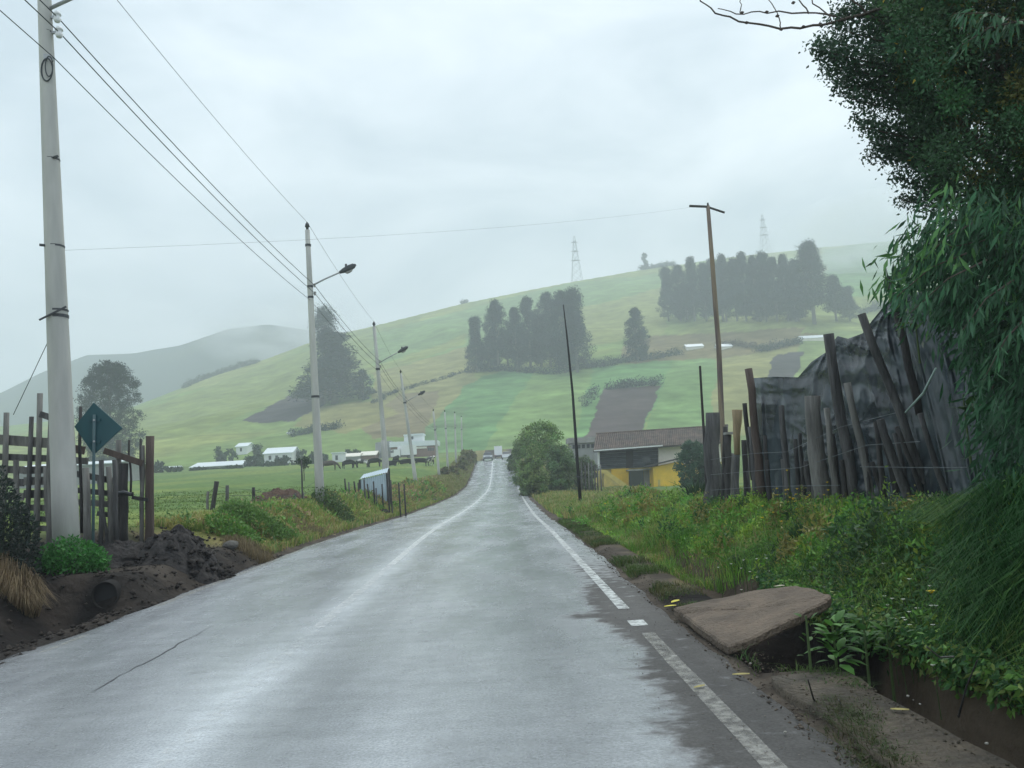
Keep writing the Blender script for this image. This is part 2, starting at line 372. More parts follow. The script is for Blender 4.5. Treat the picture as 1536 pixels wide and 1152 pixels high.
ysh = np.concatenate([np.arange(229.5, 330, 1.3), np.geomspace(330, 1300, 300)])
Yh, Ah = np.meshgrid(ysh, aa, indexing='ij'); Xh = Ah * Yh
Zh = Z(Xh, Yh); V = np.stack([Xh, Yh, Zh], -1).reshape(-1, 3)
u, v = project(V); x, y = V[:, 0], V[:, 1]
wu = u + (fbm(x / 9, y / 9) - .47) * 14; wv = v + (fbm(x / 9 + 40, y / 9) - .47) * 7
nl = fbm(x / 60, y / 60)[:, None]; nm = fbm(x / 12, y / 12)[:, None]
C = lerp(c3(.11, .16, .05), c3(.16, .18, .055), sstep(.35, .6, nl))
for poly, cc in FIELDS: C[inpoly(wu, wv, poly)] = cc
C = C * np.where(C[:, 1:2] > C[:, 0:1] * .93, 1.5, 1.15)
mean_ = np.array([.17, .22, .075]); C = np.where(C[:, 1:2] > .1, np.clip(mean_ * 1.08 + (C - mean_) * .95, .02, 1), C)
C = C * (.68 + .66 * nm) * (.86 + .28 * vnoise(y / 2.2 + x / 17, x / 30)[:, None])
hill = mesh_np('hill', V, grid_faces(len(ysh), len(aa)), C, m_hill, smooth=True); tag(hill, kind='structure')
# far misty range on the left
fa = np.linspace(-1.3, .35, 260); rel = np.linspace(0, 1, 50)
_fp = [(-700, 640), (-300, 612), (0, 592), (60, 562), (130, 535), (200, 533), (270, 521), (340, 497), (400, 490), (470, 500), (560, 520), (700, 560), (900, 640)]
fra = np.array([_ae(*p)[0] for p in _fp]); fre = np.array([_ae(*p)[1] for p in _fp])
Af, Tf = np.meshgrid(fa, rel, indexing='xy'); Df = 780 + 700 * Tf
crest = CAMH + np.interp(Af, fra, fre) * 1120
Zf = np.where(Df < 1120, crest * sstep(0, 1, (Df - 680) / 440), crest - (Df - 1120) * .3) + (fbm(Af * 12, Df / 110) - .47) * 26 * (1 - sstep(950, 1120, Df))
V = np.stack([Af * Df, Df, Zf], -1).reshape(-1, 3)
C = lerp(c3(.02, .045, .04), c3(.05, .075, .045), sstep(.4, .6, fbm(V[:, 0] / 90, V[:, 1] / 90))[:, None])
fh = mesh_np('far_hills', V, grid_faces(len(rel), len(fa)), C, m_hill, smooth=True); tag(fh, kind='structure')

# ------------------------------------------------------------------ road
def m_asphalt():
    m = bpy.data.materials.new('wet_asphalt'); m.use_nodes = True; nt = m.node_tree; b = nt.nodes['Principled BSDF']
    tc = N(nt, 'ShaderNodeTexCoord')
    def noise(scale, stretch, lo, hi, a, c, det=6):
        mp = N(nt, 'ShaderNodeMapping'); mp.inputs['Scale'].default_value = stretch; link(nt, tc.outputs['Object'], mp.inputs[0])
        n = N(nt, 'ShaderNodeTexNoise'); n.inputs['Scale'].default_value = scale; n.inputs['Detail'].default_value = det; n.inputs['Roughness'].default_value = .62
        link(nt, mp.outputs[0], n.inputs['Vector'])
        r = N(nt, 'ShaderNodeMapRange'); r.inputs['From Min'].default_value = lo; r.inputs['From Max'].default_value = hi; r.inputs['To Min'].default_value = a; r.inputs['To Max'].default_value = c
        link(nt, n.outputs['Fac'], r.inputs['Value']); return r.outputs[0]
    big = noise(.9, (1, .28, 1), .35, .68, 0, 1); fine = noise(60, (1, 1, 1), .3, .7, .72, 1.28, 3); mid = noise(2.2, (.8, 2.2, 1), .36, .64, .88, 1.10)
    mx = N(nt, 'ShaderNodeMixRGB'); mx.inputs[1].default_value = (.20, .213, .226, 1); mx.inputs[2].default_value = (.36, .38, .397, 1); link(nt, big, mx.inputs[0])
    at = N(nt, 'ShaderNodeAttribute'); at.attribute_name = 'Col'
    brk = noise(6, (.75, 1.1, 1), .2, .8, -.6, .6, 10); aw = N(nt, 'ShaderNodeMath', operation='ADD'); link(nt, at.outputs['Alpha'], aw.inputs[0]); link(nt, brk, aw.inputs[1]); wet_glare = N(nt, 'ShaderNodeMapRange'); wet_glare.interpolation_type = 'SMOOTHSTEP'; wet_glare.inputs['From Min'].default_value = .1; wet_glare.inputs['From Max'].default_value = .9; link(nt, aw.outputs[0], wet_glare.inputs['Value'])
    wc = N(nt, 'ShaderNodeMixRGB'); wc.inputs[1].default_value = (.30, .275, .25, 1); wc.inputs[2].default_value = (1, 1, 1, 1); link(nt, wet_glare.outputs[0], wc.inputs[0])  # tint for the dull shoulder, also darkens the colour outside the glare
    mm = N(nt, 'ShaderNodeMixRGB', blend_type='MULTIPLY'); mm.inputs[0].default_value = 1; link(nt, mx.outputs[0], mm.inputs[1]); link(nt, at.outputs['Color'], mm.inputs[2])
    mw = N(nt, 'ShaderNodeMixRGB', blend_type='MULTIPLY'); mw.inputs[0].default_value = 1; link(nt, mm.outputs[0], mw.inputs[1]); link(nt, wc.outputs[0], mw.inputs[2]); s1 = N(nt, 'ShaderNodeVectorMath', operation='SCALE'); link(nt, mw.outputs[0], s1.inputs[0]); link(nt, fine, s1.inputs['Scale'])
    s2 = N(nt, 'ShaderNodeVectorMath', operation='SCALE'); link(nt, s1.outputs[0], s2.inputs[0]); link(nt, mid, s2.inputs['Scale'])
    link(nt, s2.outputs[0], b.inputs['Base Color'])
    rg = noise(1.3, (1, .35, 1), .3, .7, .34, .14); inv = N(nt, 'ShaderNodeMath', operation='MULTIPLY_ADD'); inv.inputs[1].default_value = -.4; inv.inputs[2].default_value = .4; link(nt, wet_glare.outputs[0], inv.inputs[0]); sm_ = N(nt, 'ShaderNodeMath', operation='ADD'); link(nt, rg, sm_.inputs[0]); link(nt, inv.outputs[0], sm_.inputs[1]); link(nt, sm_.outputs[0], b.inputs['Roughness']); sp_ = N(nt, 'ShaderNodeMath', operation='MULTIPLY_ADD'); sp_.inputs[1].default_value = .6; sp_.inputs[2].default_value = .2; link(nt, wet_glare.outputs[0], sp_.inputs[0]); link(nt, sp_.outputs[0], b.inputs['Specular IOR Level'])
    mp = N(nt, 'ShaderNodeMapping'); link(nt, tc.outputs['Object'], mp.inputs[0])
    bn = N(nt, 'ShaderNodeTexNoise'); bn.inputs['Scale'].default_value = 38; bn.inputs['Detail'].default_value = 4; link(nt, mp.outputs[0], bn.inputs['Vector'])
    bp = N(nt, 'ShaderNodeBump'); bp.inputs['Strength'].default_value = .22; bp.inputs['Distance'].default_value = .02
    link(nt, bn.outputs['Fac'], bp.inputs['Height']); link(nt, bp.outputs[0], b.inputs['Normal'])
    return m
yr = np.concatenate([np.arange(-14, 2, 1.), np.arange(2, 30, .12), np.arange(30, 200, .6)])
lr = np.concatenate([[XL - .16], np.linspace(XL, XR, 60), [XR + .15, XR + .3, XR + .47]])
Yr, Lr = np.meshgrid(yr, lr, indexing='ij')
jl = (fbm(Yr * .9, 0 * Yr + 3) - .47) * .55; jr = (fbm(Yr * 1.1, 0 * Yr + 33) - .47) * .22
Xr = xoff(Yr) + Lr + np.where(Lr < XL - .1, jl, 0) + np.where(Lr > XR + .4, jr, 0)
Zr = zroad(Yr) + .02 * np.cos((Lr - XC) / 3.2) - .02 + np.where((Lr < XL - .1) | (Lr > XR + .4), -.045, 0)
V = np.stack([Xr, Yr, Zr], -1).reshape(-1, 3); lf = Lr.ravel(); yf = Yr.ravel()
dry = sstep(.78, 1.22, lf + (fbm(V[:, 0] * 2, yf * .7) - .47) * .6) * (1 - .75 * sstep(9, 16, yf)); dry = np.maximum(dry, sstep(.5, .8, lf) * np.exp(-((yf - 8.75) / .22) ** 2)); k = np.ones(len(V))  # dark dull shoulder; its inner edge paints where the lane's glare ends
k *= 1 - .3 * np.exp(-((lf + 4.9) / .3) ** 2)
k *= 1 + .75 * np.exp(-((lf - XC) / .26) ** 2) + .18 * np.exp(-((lf + .75) / .35) ** 2)                                   # road glare painted as pale bands, along the centre and in the right lane
k *= 1 - .30 * np.exp(-((lf - .25) / .42) ** 2) - .2 * np.exp(-((lf + 3.0) / .5) ** 2) - .12 * np.exp(-((lf + 1.35) / .2) ** 2)   # tyre-darkened tracks
C = np.stack([k, k, k, 1 - dry], 1)
road = mesh_np('road', V, grid_faces(len(yr), len(lr)), C, m_asphalt(), smooth=True); tag(road, kind='structure')
def m_paint(name, wear, colr=(.62, .64, .63), soft=.1):
    m = bpy.data.materials.new(name); m.use_nodes = True; nt = m.node_tree; b = nt.nodes['Principled BSDF']; out = nt.nodes['Material Output']
    b.inputs['Base Color'].default_value = (*colr, 1); b.inputs['Roughness'].default_value = .35
    tc = N(nt, 'ShaderNodeTexCoord'); n = N(nt, 'ShaderNodeTexNoise'); n.inputs['Scale'].default_value = 9; n.inputs['Detail'].default_value = 8; n.inputs['Roughness'].default_value = .7
    link(nt, tc.outputs['Object'], n.inputs['Vector'])
    r = N(nt, 'ShaderNodeMapRange'); r.inputs['From Min'].default_value = wear - soft; r.inputs['From Max'].default_value = wear + soft; link(nt, n.outputs['Fac'], r.inputs['Value'])
    tr = N(nt, 'ShaderNodeBsdfTransparent'); ms = N(nt, 'ShaderNodeMixShader'); link(nt, r.outputs[0], ms.inputs[0]); link(nt, tr.outputs[0], ms.inputs[1]); link(nt, b.outputs[0], ms.inputs[2])
    link(nt, ms.outputs[0], out.inputs[0]); return m
mp_c, mp_e, mp_l = m_paint('centre_paint', .44, (.74, .76, .75), .2), m_paint('edge_paint', .43, soft=.14), m_paint('worn_paint', .56, (.42, .41, .37), .22)
def stripe(name, xc, wd, y0, y1, m):
    ys = np.arange(y0, y1 + .01, .3 if y1 < 60 else .6); n = len(ys)
    Vs = []
    for s in (-1, 0, 1):
        xs = xoff(ys) + xc + s * wd / 2 + (fbm(ys * 1.7, 0 * ys + xc) - .47) * .02
        Vs.append(np.stack([xs, ys, zroad(ys) + .02 * np.cos((xs - xoff(ys) - XC) / 3.2) - .02 + .004], -1))
    V = np.concatenate(Vs); i = np.arange(n - 1)
    Fc = np.concatenate([np.stack([i + k * n, i + n + k * n, i + n + 1 + k * n, i + 1 + k * n], 1) for k in (0, 1)])
    return tag(mesh_np(name, V, Fc, None, m), kind='structure')
stripe('centre_line', XC, .13, 4.5, 9, m_paint('faint_centre_paint', .62, (.66, .68, .68), .16)); stripe('centre_line', XC, .13, 9, 15, m_paint('thin_centre_paint', .53, (.7, .72, .72), .18)); stripe('centre_line', XC, .14, 15, 60, mp_c); stripe('centre_line', XC, .16, 60, 190, mp_c)
stripe('edge_line', XR, .12, 9.05, 60, mp_e); stripe('edge_line', XR, .12, 60, 190, mp_e)
stripe('edge_line', XR, .16, 8.05, 8.45, mp_e); stripe('edge_line', XR + .01, .12, 3.2, 7.9, mp_l)
stripe('edge_line', XL + .12, .07, 8.6, 9.6, mp_l); stripe('edge_line', XL + .08, .12, 11.5, 40, mp_l)
for (x0, y0, y1, wd) in ((-3.25, 6.6, 9.6, .007), (-3.75, 4.9, 5.9, .006)):
    ys = np.arange(y0, y1, .07); xs = x0 + .12 * (fbm(ys * 1.5, 0 * ys + x0) - .47) + .05 * (fbm(ys * 7, 0 * ys + x0) - .47); ww = wd * (.25 + 1.3 * vnoise(ys * 3, 0 * ys + x0)) * np.minimum(1, np.minimum(ys - y0, y1 - ys) / .4 + .05); n = len(ys)
    zz = zroad(ys) + .02 * np.cos((xs - XC) / 3.2) - .02 + .003; V = np.concatenate([np.stack([xs - ww, ys, zz], 1), np.stack([xs + ww, ys, zz], 1)]); i = np.arange(n - 1); tag(mesh_np('road_crack', V, np.stack([i, i + n, i + n + 1, i + 1], 1), None, mat('crack_tar', (.05, .052, .055), .7, .2)), kind='structure')

# ------------------------------------------------------------------ haze
hb = MB().box((0, 1050, 140), (4600, 2400, 320)).build('haze', None)
hb.data.materials.clear()
mh = bpy.data.materials.new('haze_air'); mh.use_nodes = True; nt = mh.node_tree; nt.nodes.clear()
pv = N(nt, 'ShaderNodeVolumePrincipled'); pv.inputs['Color'].default_value = (.87, .945, 1.0, 1); pv.inputs['Density'].default_value = HAZE_DENSITY; pv.inputs['Anisotropy'].default_value = .2
ho = N(nt, 'ShaderNodeOutputMaterial'); link(nt, pv.outputs[0], ho.inputs['Volume']); hb.data.materials.append(mh)
tag(hb, 'pale grey drizzle haze filling the valley air', 'haze', kind='stuff')
#@@OBJECTS@@
# ------------------------------------------------------------------ utility poles and wires
def pole_thing(base, top, r0, r1, label, group=None, name='utility_pole', m=None, seg=12):
    t = thing(name, base, label, 'pole', group)
    b = Vector(base) - Vector((0, 0, .4)); n = 6
    pts = [b.lerp(Vector(top), i / n) for i in range(n + 1)]
    MB().tube(pts, [r0 + (r1 - r0) * i / n for i in range(n + 1)], seg).build('shaft', m or m_pole, t, True)
    return t
def band(t, p, r, d=Vector((0, 0, 1)), h=.05, m=None):
    MB().tube([p - d * h / 2, p + d * h / 2], r, 12).build('clamp_band', m or m_dmetal, t)
def insulator(t, p, dx=.16, s=1.0):
    q = p + Vector((dx, -.02, 0))
    MB().beam(p, q, .03 * s, .03 * s).build('bracket', m_metal, t)
    MB().tube([q + Vector((0, 0, z * s)) for z in (-.07, -.03, -.025, .02, .025, .07)], [.03 * s, .05 * s, .035 * s, .035 * s, .05 * s, .028 * s], 10).build('insulator', m_white if s > 1.1 else m_conc, t, True)
    return q
def lamp(t, a, b, s=1.0):
    a, b = Vector(a), Vector(b)
    MB().tube([a, a.lerp(b, .5) + Vector((0, 0, .02)), b], .03 * s, 8).build('lamp_arm', m_metal, t, True)
    d = (b - a).normalized(); e = b + d * .62 * s; up = Vector((0, 0, 1))
    h = MB()
    h.tube([b - d * .05, b + d * .1 * s, b + d * .3 * s, b + d * .52 * s, e], [.05 * s, .09 * s, .12 * s, .10 * s, .03 * s], 10, flat=.7)
    hd = h.build('lamp_head', m_dmetal if s < 2 else m_metal, t, True)
    MB().tube([b + d * .22 * s + up * .07 * s, b + d * .22 * s + up * .2 * s], [.045 * s, .04 * s], 8).build('photocell', m_dmetal, hd)
    MB().tube([b + d * (.16 + .08 * i) * s - up * (.07 if i in (0, 4) else .11) * s for i in range(5)], [.03 * s, .07 * s, .08 * s, .07 * s, .03 * s], 8, flat=.5).build('lens', m_conc, hd, True)
UP = Vector((0, 0, 1))
def on_axis(base, top, v):                   # point of a pole at pixel row v (bisection along axis)
    lo, hi = Vector(base), Vector(top)
    for _ in range(40):
        m_ = (lo + hi) / 2; vv = float(project(np.array([m_]))[1][0])
        if vv > v: lo = m_
        else: hi = m_
    return (lo + hi) / 2
POLES = []
# foreground pole beside the corral
b1 = ground_at(103, 13); t1_ = P(61, -143, 13); 
p1 = pole_thing(b1, t1_, .2, .085, 'tall grey concrete utility pole beside the wooden corral and the sign')
for v_, r_ in ((50, .105), (87, .112), (90.5, .112), (466, .155), (475, .156), (240, .128), (370, .142)):
    band(p1, on_axis(b1, t1_, v_), r_, h=.03 if v_ not in (50, 475) else .05, m=m_metal if v_ in (87, 90.5) else m_dmetal)
i1a = insulator(p1, on_axis(b1, t1_, 27), .2, 1.3); i1b = insulator(p1, on_axis(b1, t1_, 50), .22, 1.3); a87 = on_axis(b1, t1_, 88) + Vector((.12, -.02, 0))
lamp(p1, on_axis(b1, t1_, 16), on_axis(b1, t1_, 16) + Vector((1.5, -.25, .42)))
lp = on_axis(b1, t1_, 110); MB().tube([lp + Vector((.05 + .09 * math.cos(a), -.12, .19 * math.sin(a))) for a in np.linspace(.4, 6.6, 22)], .012, 6).build('cable_coil', m_cable, p1, True)
MB().tube([lp + Vector((.09 + .06 * math.cos(a), -.13, .17 * math.sin(a) + .05)) for a in np.linspace(.4, 6.6, 22)], .01, 6).build('cable_coil', m_cable, p1, True)
MB().beam(on_axis(b1, t1_, 480) + Vector((-.2, -.17, -.02)), on_axis(b1, t1_, 466) + Vector((.22, -.17, .02)), .02, .025).build('tie_wire', m_dmetal, p1)
for v_, s_ in ((240, 1), (370, -1)):
    q = on_axis(b1, t1_, v_); MB().tube([q + Vector((s_ * .1, -.1, 0)), q + Vector((s_ * .17, -.14, 0))], .022, 8).build('bolt', m_dmetal, p1)
spec = [(481, 752, 461, 345, 30, .17, .085, 430, (511, 408)), (584, 745, 561, 490, 48, .17, .09, 546, (598, 528)), (625, 737, 601, 560, 69, .17, .09, 604, (628, 592)),
        (659, 729, 650, 617, 98, .17, .10, None, None), (672, 718, 667, 618, 116, .17, .10, None, None), (684, 708, 682, 620, 134, .17, .1, None, None), (693, 700, 692, 626, 152, .17, .1, None, None)]
lbl = ['concrete street lamp pole beside the weedy gate of the cow pasture', 'concrete street lamp pole standing just behind the low blue shelter', 'concrete lamp pole in front of the white farm building',
       'plain concrete pole along the pasture verge toward the hill'] 
tops = [t1_]; att = [(i1a, i1b, a87)]
for k, (ub, vb, ut, vt, D, r0, r1, va, lh) in enumerate(spec):
    b = ground_at(ub, D); t = P(ut, vt, D)
    o = pole_thing(b, t, r0, r1, lbl[min(k, 3)], 'far concrete poles along the left verge' if k >= 3 else None)
    if k == 0:
        for v_ in (430, 446, 595, 368): band(o, on_axis(b, t, v_), .11 if v_ < 500 else .15, h=.08)
    else: band(o, on_axis(b, t, vt + (vb - vt) * .25), .13, h=.12)
    MB().tube([t + UP * z for z in (-.02, .1, .12, .22, .3)], [.05, .05, .09, .07, .02], 10).build('top_insulator', m_dmetal, o, True)
    if lh:
        lamp(o, on_axis(b, t, va), P(lh[0], lh[1], D) , 1.0)
    ia = insulator(o, on_axis(b, t, vt + (vb - vt) * .205), .17); ib = insulator(o, on_axis(b, t, vt + (vb - vt) * .235), .17)
    tops.append(t + UP * .3); att.append((ia, ib, on_axis(b, t, vt + (vb - vt) * .26)))
# short second pole beside the third
b = ground_at(578, 47); pole_thing(b, P(574, 660, 47), .11, .1, 'short stub pole close against the lamp pole by the blue shelter')
def wire(pts, label, r=.011, sag=.25, name='overhead_wire', grp=None):
    out = []
    for a, b in zip(pts[:-1], pts[1:]):
        n = 10; s = sag * min(1.0, (Vector(b) - Vector(a)).length / 30)
        for i in range(n): t = i / n; out.append(Vector(a).lerp(Vector(b), t) - UP * (4 * s * t * (1 - t)))
    out.append(Vector(pts[-1])); 
    return tag(MB().tube(out, r, 5).build(name, m_cable), label, 'wire', grp)
back = Vector((-6.9, -14, 0))
for k, lb in enumerate(('upper of the twin power wires strung between the roadside poles', 'lower of the twin power wires strung between the roadside poles', 'lowest thick cable strung along the roadside poles')):
    z = att[0][k].z; wire([Vector((back.x, back.y, z + .2))] + [a[k] for a in att], lb, .010 if k < 2 else .008, .3)
wire([Vector((-6.9, -14, tops[0].z + .3))] + tops, 'topmost thin wire running over the tips of the poles', .006, .3)
wire([on_axis(b1, t1_, 376), P(1036, 311, 30)], 'thin wire crossing high over the road to the crossarm pole', .0018, .25)
wire([on_axis(b1, t1_, 480), P(20, 622, 14.2)], 'guy wire slanting from concrete pole down to corral post', .006, .05, 'guy_wire')

# wooden crossarm pole and thin leaning pole on the right
b = ground_at(1090, 30); t = P(1062, 309, 30); mid = P(1069, 400, 30); mid2 = P(1078, 520, 30)
o = thing('utility_pole', b, 'slender wooden pole with a crossarm rising behind the stake fence', 'pole')
MB().tube([b - UP * .4, P(1083, 640, 30), mid2, P(1073.5, 460, 30), mid, t], [.11, .105, .095, .09, .085, .07], 9, jit=.12).build('shaft', mat('pole_wood', (.25, .20, .14), .85, .25, 3, .4, 12, dark=(.12, .09, .09), stretch=(3, 3, .3)), o, True)
ca = MB().beam(P(1034, 309, 30), P(1060, 310, 30), .07, .07); ca.beam(P(1060, 310, 30), P(1087, 319, 29.9), .07, .06); ca.build('crossarm', m_woodd, o)
MB().tube([t - UP * .05, t + UP * .12], [.05, .03], 8).build('pole_cap', m_woodd, o)
b = ground_at(871, 40); o = thing('leaning_pole', b, 'thin black pole leaning left beside the road ahead of the yellow house', 'pole')
MB().tube([b - UP * .3, P(866, 690, 40), P(859, 590, 40), P(851, 510, 40), P(845, 457, 40)], [.085, .075, .06, .042, .025], 8, jit=.15).build('shaft', m_black, o, True)
band(o, P(868.5, 715, 40), .12)

# ------------------------------------------------------------------ pylons on the ridge
def pylon(ub, vt, vb, D, label):
    t = P(ub, vt, D); g = gz(t.x, D); h = t.z - g; o = thing('pylon', (t.x, D, g), label, 'pylon', None); r = .17; mm = mat('pylon_steel', (.2, .22, .23), .6, .05)
    def wz(k): return h * .10 * (1 - k) + .5
    for sx in (-1, 1):
        for sy in (-1, 1): MB().tube([(t.x + sx * wz(k), D + sy * wz(k), g + h * k - (1 if k == 0 else 0)) for k in (0, .5, 1)], r, 4).build('leg', mm, o)
    br = MB()
    ks = [0, .14, .27, .39, .5, .6, .7, .79, .87, .94]
    for a, b in zip(ks[:-1], ks[1:]):
        for sy in (-1, 1):
            br.tube([(t.x - wz(a), D + sy * wz(a), g + h * a), (t.x + wz(b), D + sy * wz(b), g + h * b)], r * .6, 4); br.tube([(t.x + wz(a), D + sy * wz(a), g + h * a), (t.x - wz(b), D + sy * wz(b), g + h * b)], r * .6, 4)
    br.build('bracing', mm, o)
    for k, L in ((.62, 5.5), (.76, 4.6), (.9, 3.6)):
        for s in (-1, 1): MB().add([(t.x, D - .3, g + h * k + 1), (t.x, D + .3, g + h * k + 1), (t.x + s * L, D, g + h * k), (t.x, D - .3, g + h * k - .5), (t.x, D + .3, g + h * k - .5)], [(0, 1, 2), (3, 2, 4), (0, 2, 3), (1, 4, 2), (0, 3, 4, 1)]).build('arm', mm, o)
pylon(861, 354, 420, 760, 'lattice pylon alone on bare ridge above the left grove')
pylon(1143, 322, 380, 780, 'lattice pylon on ridge rising behind the long tree row')

# ------------------------------------------------------------------ corral at the left
def stick(name, par, a, b, r0, r1, m, seg=8, n=4, jit=.18, bend=.02):
    a, b = Vector(a), Vector(b); pts = []
    for i in range(n + 1):
        p = a.lerp(b, i / n)
        if 0 < i < n: p = p + Vector((random.uniform(-1, 1), random.uniform(-1, 1), 0)) * bend
        pts.append(p)
    return MB().tube(pts, [r0 + (r1 - r0) * i / n for i in range(n + 1)], seg, jit=jit).build(name, m, par, True)
def plank(name, par, a, b, h, m, th=.035): return MB().beam(a, b, th, h).build(name, m, par)
DC = 14.5; k_ = DC / F
cor = thing('corral_fence', ground_at(60, DC), 'weathered plank corral with tall loading posts behind the concrete pole', 'fence')
for (ut, vt, ub, vb, wpx, m) in ((10, 619, 0, 850, 7, m_woodp), (47, 625, 41, 850, 6, m_wood), (60, 590, 54, 850, 7, m_woodp), (78, 624, 73, 850, 8, m_woodp), (70, 700, 80, 850, 9, m_woodp), (24, 690, 22, 850, 7, m_woodp), (110, 690, 112, 830, 8, m_woodp), (128, 702, 132, 830, 9, m_woodp), (152, 690, 151, 820, 6, m_wood), (163, 700, 166, 820, 7, m_woodp), (121, 610, 122, 800, 4, m_woodd), (147, 714, 162, 830, 4, m_wood), (-30, 615, -38, 850, 8, m_wood), (172, 690, 174, 810, 6, m_wood)):
    D = DC + random.uniform(-.05, .05); a = P(ub, vb, D); g = gz(a.x, D); bb = P(ut, vt, D); q = bb.lerp(a, min(1.0, (bb.z - (g - .3)) / max(.1, bb.z - a.z)))
    stick('post', cor, q, bb, wpx / 2 * k_ * 1.35, wpx / 2 * k_ * 1.2, m, 6, 3)
for (u0, v0, u1, v1, hp, m, dd) in ((60, 621, 84, 629, 9, m_wood, -.06), (-60, 655, 92, 666, 15, m_woodp, .06), (-60, 683, 76, 688, 10, m_wood, .06), (-60, 702, 36, 705, 11, m_woodp, .06), (-60, 722, 36, 724, 11, m_wood, .06), (-60, 744, 36, 745, 11, m_woodp, .06), (-60, 765, 36, 766, 10, m_wood, .06), (100, 752, 174, 757, 9, m_woodp, .06), (36, 706, 74, 704, 11, m_woodp, .06), (36, 722, 74, 721, 12, m_woodp, .06), (36, 741, 74, 741, 12, m_wood, .06), (30, 761, 74, 762, 9, m_woodp, .06), (30, 777, 74, 779, 8, m_wood, .06), (30, 791, 74, 793, 8, m_woodp, .06),
                               (104, 672, 127, 676, 12, m_woodr, .06), (104, 690, 132, 692, 10, m_woodp, .06), (105, 709, 174, 722, 9, m_wood, .06), (112, 735, 174, 741, 8, m_wood, .06), (146, 770, 176, 774, 7, m_wood, .06)):
    plank('rail', cor, P(u0, v0, DC + dd), P(u1, v1, DC + dd), hp * k_, m)
gp = thing('gate_posts_fence', ground_at(200, 16), 'old field gate posts with a sloping rail by the soil mound', 'fence')
k2 = 16 / F
for (ut, vt, ub, vb, wpx, m) in ((178, 660, 175, 830, 8, m_woodp), (186, 695, 186, 830, 13, m_woodd), (211, 658, 214, 830, 4, m_wood), (214, 668, 212, 830, 6, m_woodp), (225, 654, 223, 835, 12, m_woodr), (194, 660, 196, 740, 3, m_woodd)):
    a = P(ub, vb, 16); g = gz(a.x, 16); bb = P(ut, vt, 16); q = bb.lerp(a, min(1.0, (bb.z - (g - .3)) / max(.1, bb.z - a.z))); stick('post', gp, q, bb, wpx / 2 * k2 * 1.1, wpx / 2 * k2, m, 8, 4)
plank('rail', gp, P(156, 676, 15.9), P(214, 695, 15.9), 9 * k2, m_woodr); plank('rail', gp, P(176, 742, 15.85), P(200, 741, 15.85), 6 * k2, m_woodd); plank('rail', gp, P(198, 746, 15.85), P(222, 750, 15.85), 5 * k2, m_woodd)
MB().tube([P(174, 740, 15.8), P(186, 738, 15.75), P(197, 741, 15.8)], .03, 6).build('chain', m_dmetal, gp)
# road sign seen from behind
DS = 13.4; b = ground_at(139, DS)
sg = thing('road_sign', b, 'diamond road sign seen from its dark teal back on a grey post', 'sign')
q = [P(141, 604, DS), P(184, 642, DS), P(141, 682, DS), P(112, 640, DS)]
m_ = MB(); off = Vector((0, .012, 0)); m_.add([p - off for p in q] + [p + off for p in q], [(0, 1, 2, 3), (7, 6, 5, 4), (0, 4, 5, 1), (1, 5, 6, 2), (2, 6, 7, 3), (3, 7, 4, 0)]).build('sign_plate', m_sign, sg)
MB().tube([b - UP * .3, P(140.5, 700, DS - .05), P(141.5, 622, DS - .05)], .024, 8).build('post', mat('sign_post', (.075, .13, .14), .6, .2, 5), sg, True)
for v_ in (630, 662): MB().beam(P(132, v_, DS - .035), P(150, v_, DS - .035), .012, .04).build('bracket', m_sign, sg)
for v_ in (630, 662): MB().tube([P(141, v_, DS - .09), P(141, v_, DS - .03)], .018, 6).build('bolt', m_metal, sg)
# culvert pipe, soil heap, stones
c = P(157, 893, 11.91)
cv = thing('culvert_pipe', c - UP * .2, 'round dark drain pipe mouth in the soil bank under the driveway', 'pipe')
ring = MB(); seg = 20
for yy, rr in ((0, .17), (0, .19), (2.4, .19), (2.4, .17)):
    for s in range(seg): a = 2 * math.pi * s / seg; ring.v.append((c.x - .12 * yy, c.y + yy, c.z + rr * math.sin(a))) if False else ring.v.append((c.x + rr * math.cos(a) - .12 * yy, c.y + yy, c.z + rr * math.sin(a)))
for L in range(4):
    for s in range(seg): s2 = (s + 1) % seg; l2 = (L + 1) % 4; ring.f.append((L * seg + s, L * seg + s2, l2 * seg + s2, l2 * seg + s))
ring.build('pipe_wall', mat('muddy_pipe', (.022, .02, .018), .8, .4, 6), cv, True)
MB().tube([c + Vector((-.01, .06, 0)), c + Vector((-.01, .10, 0))], .175, 18).build('pipe_dark', m_black, cv)  # black disc standing in for the shade inside the pipe mouth
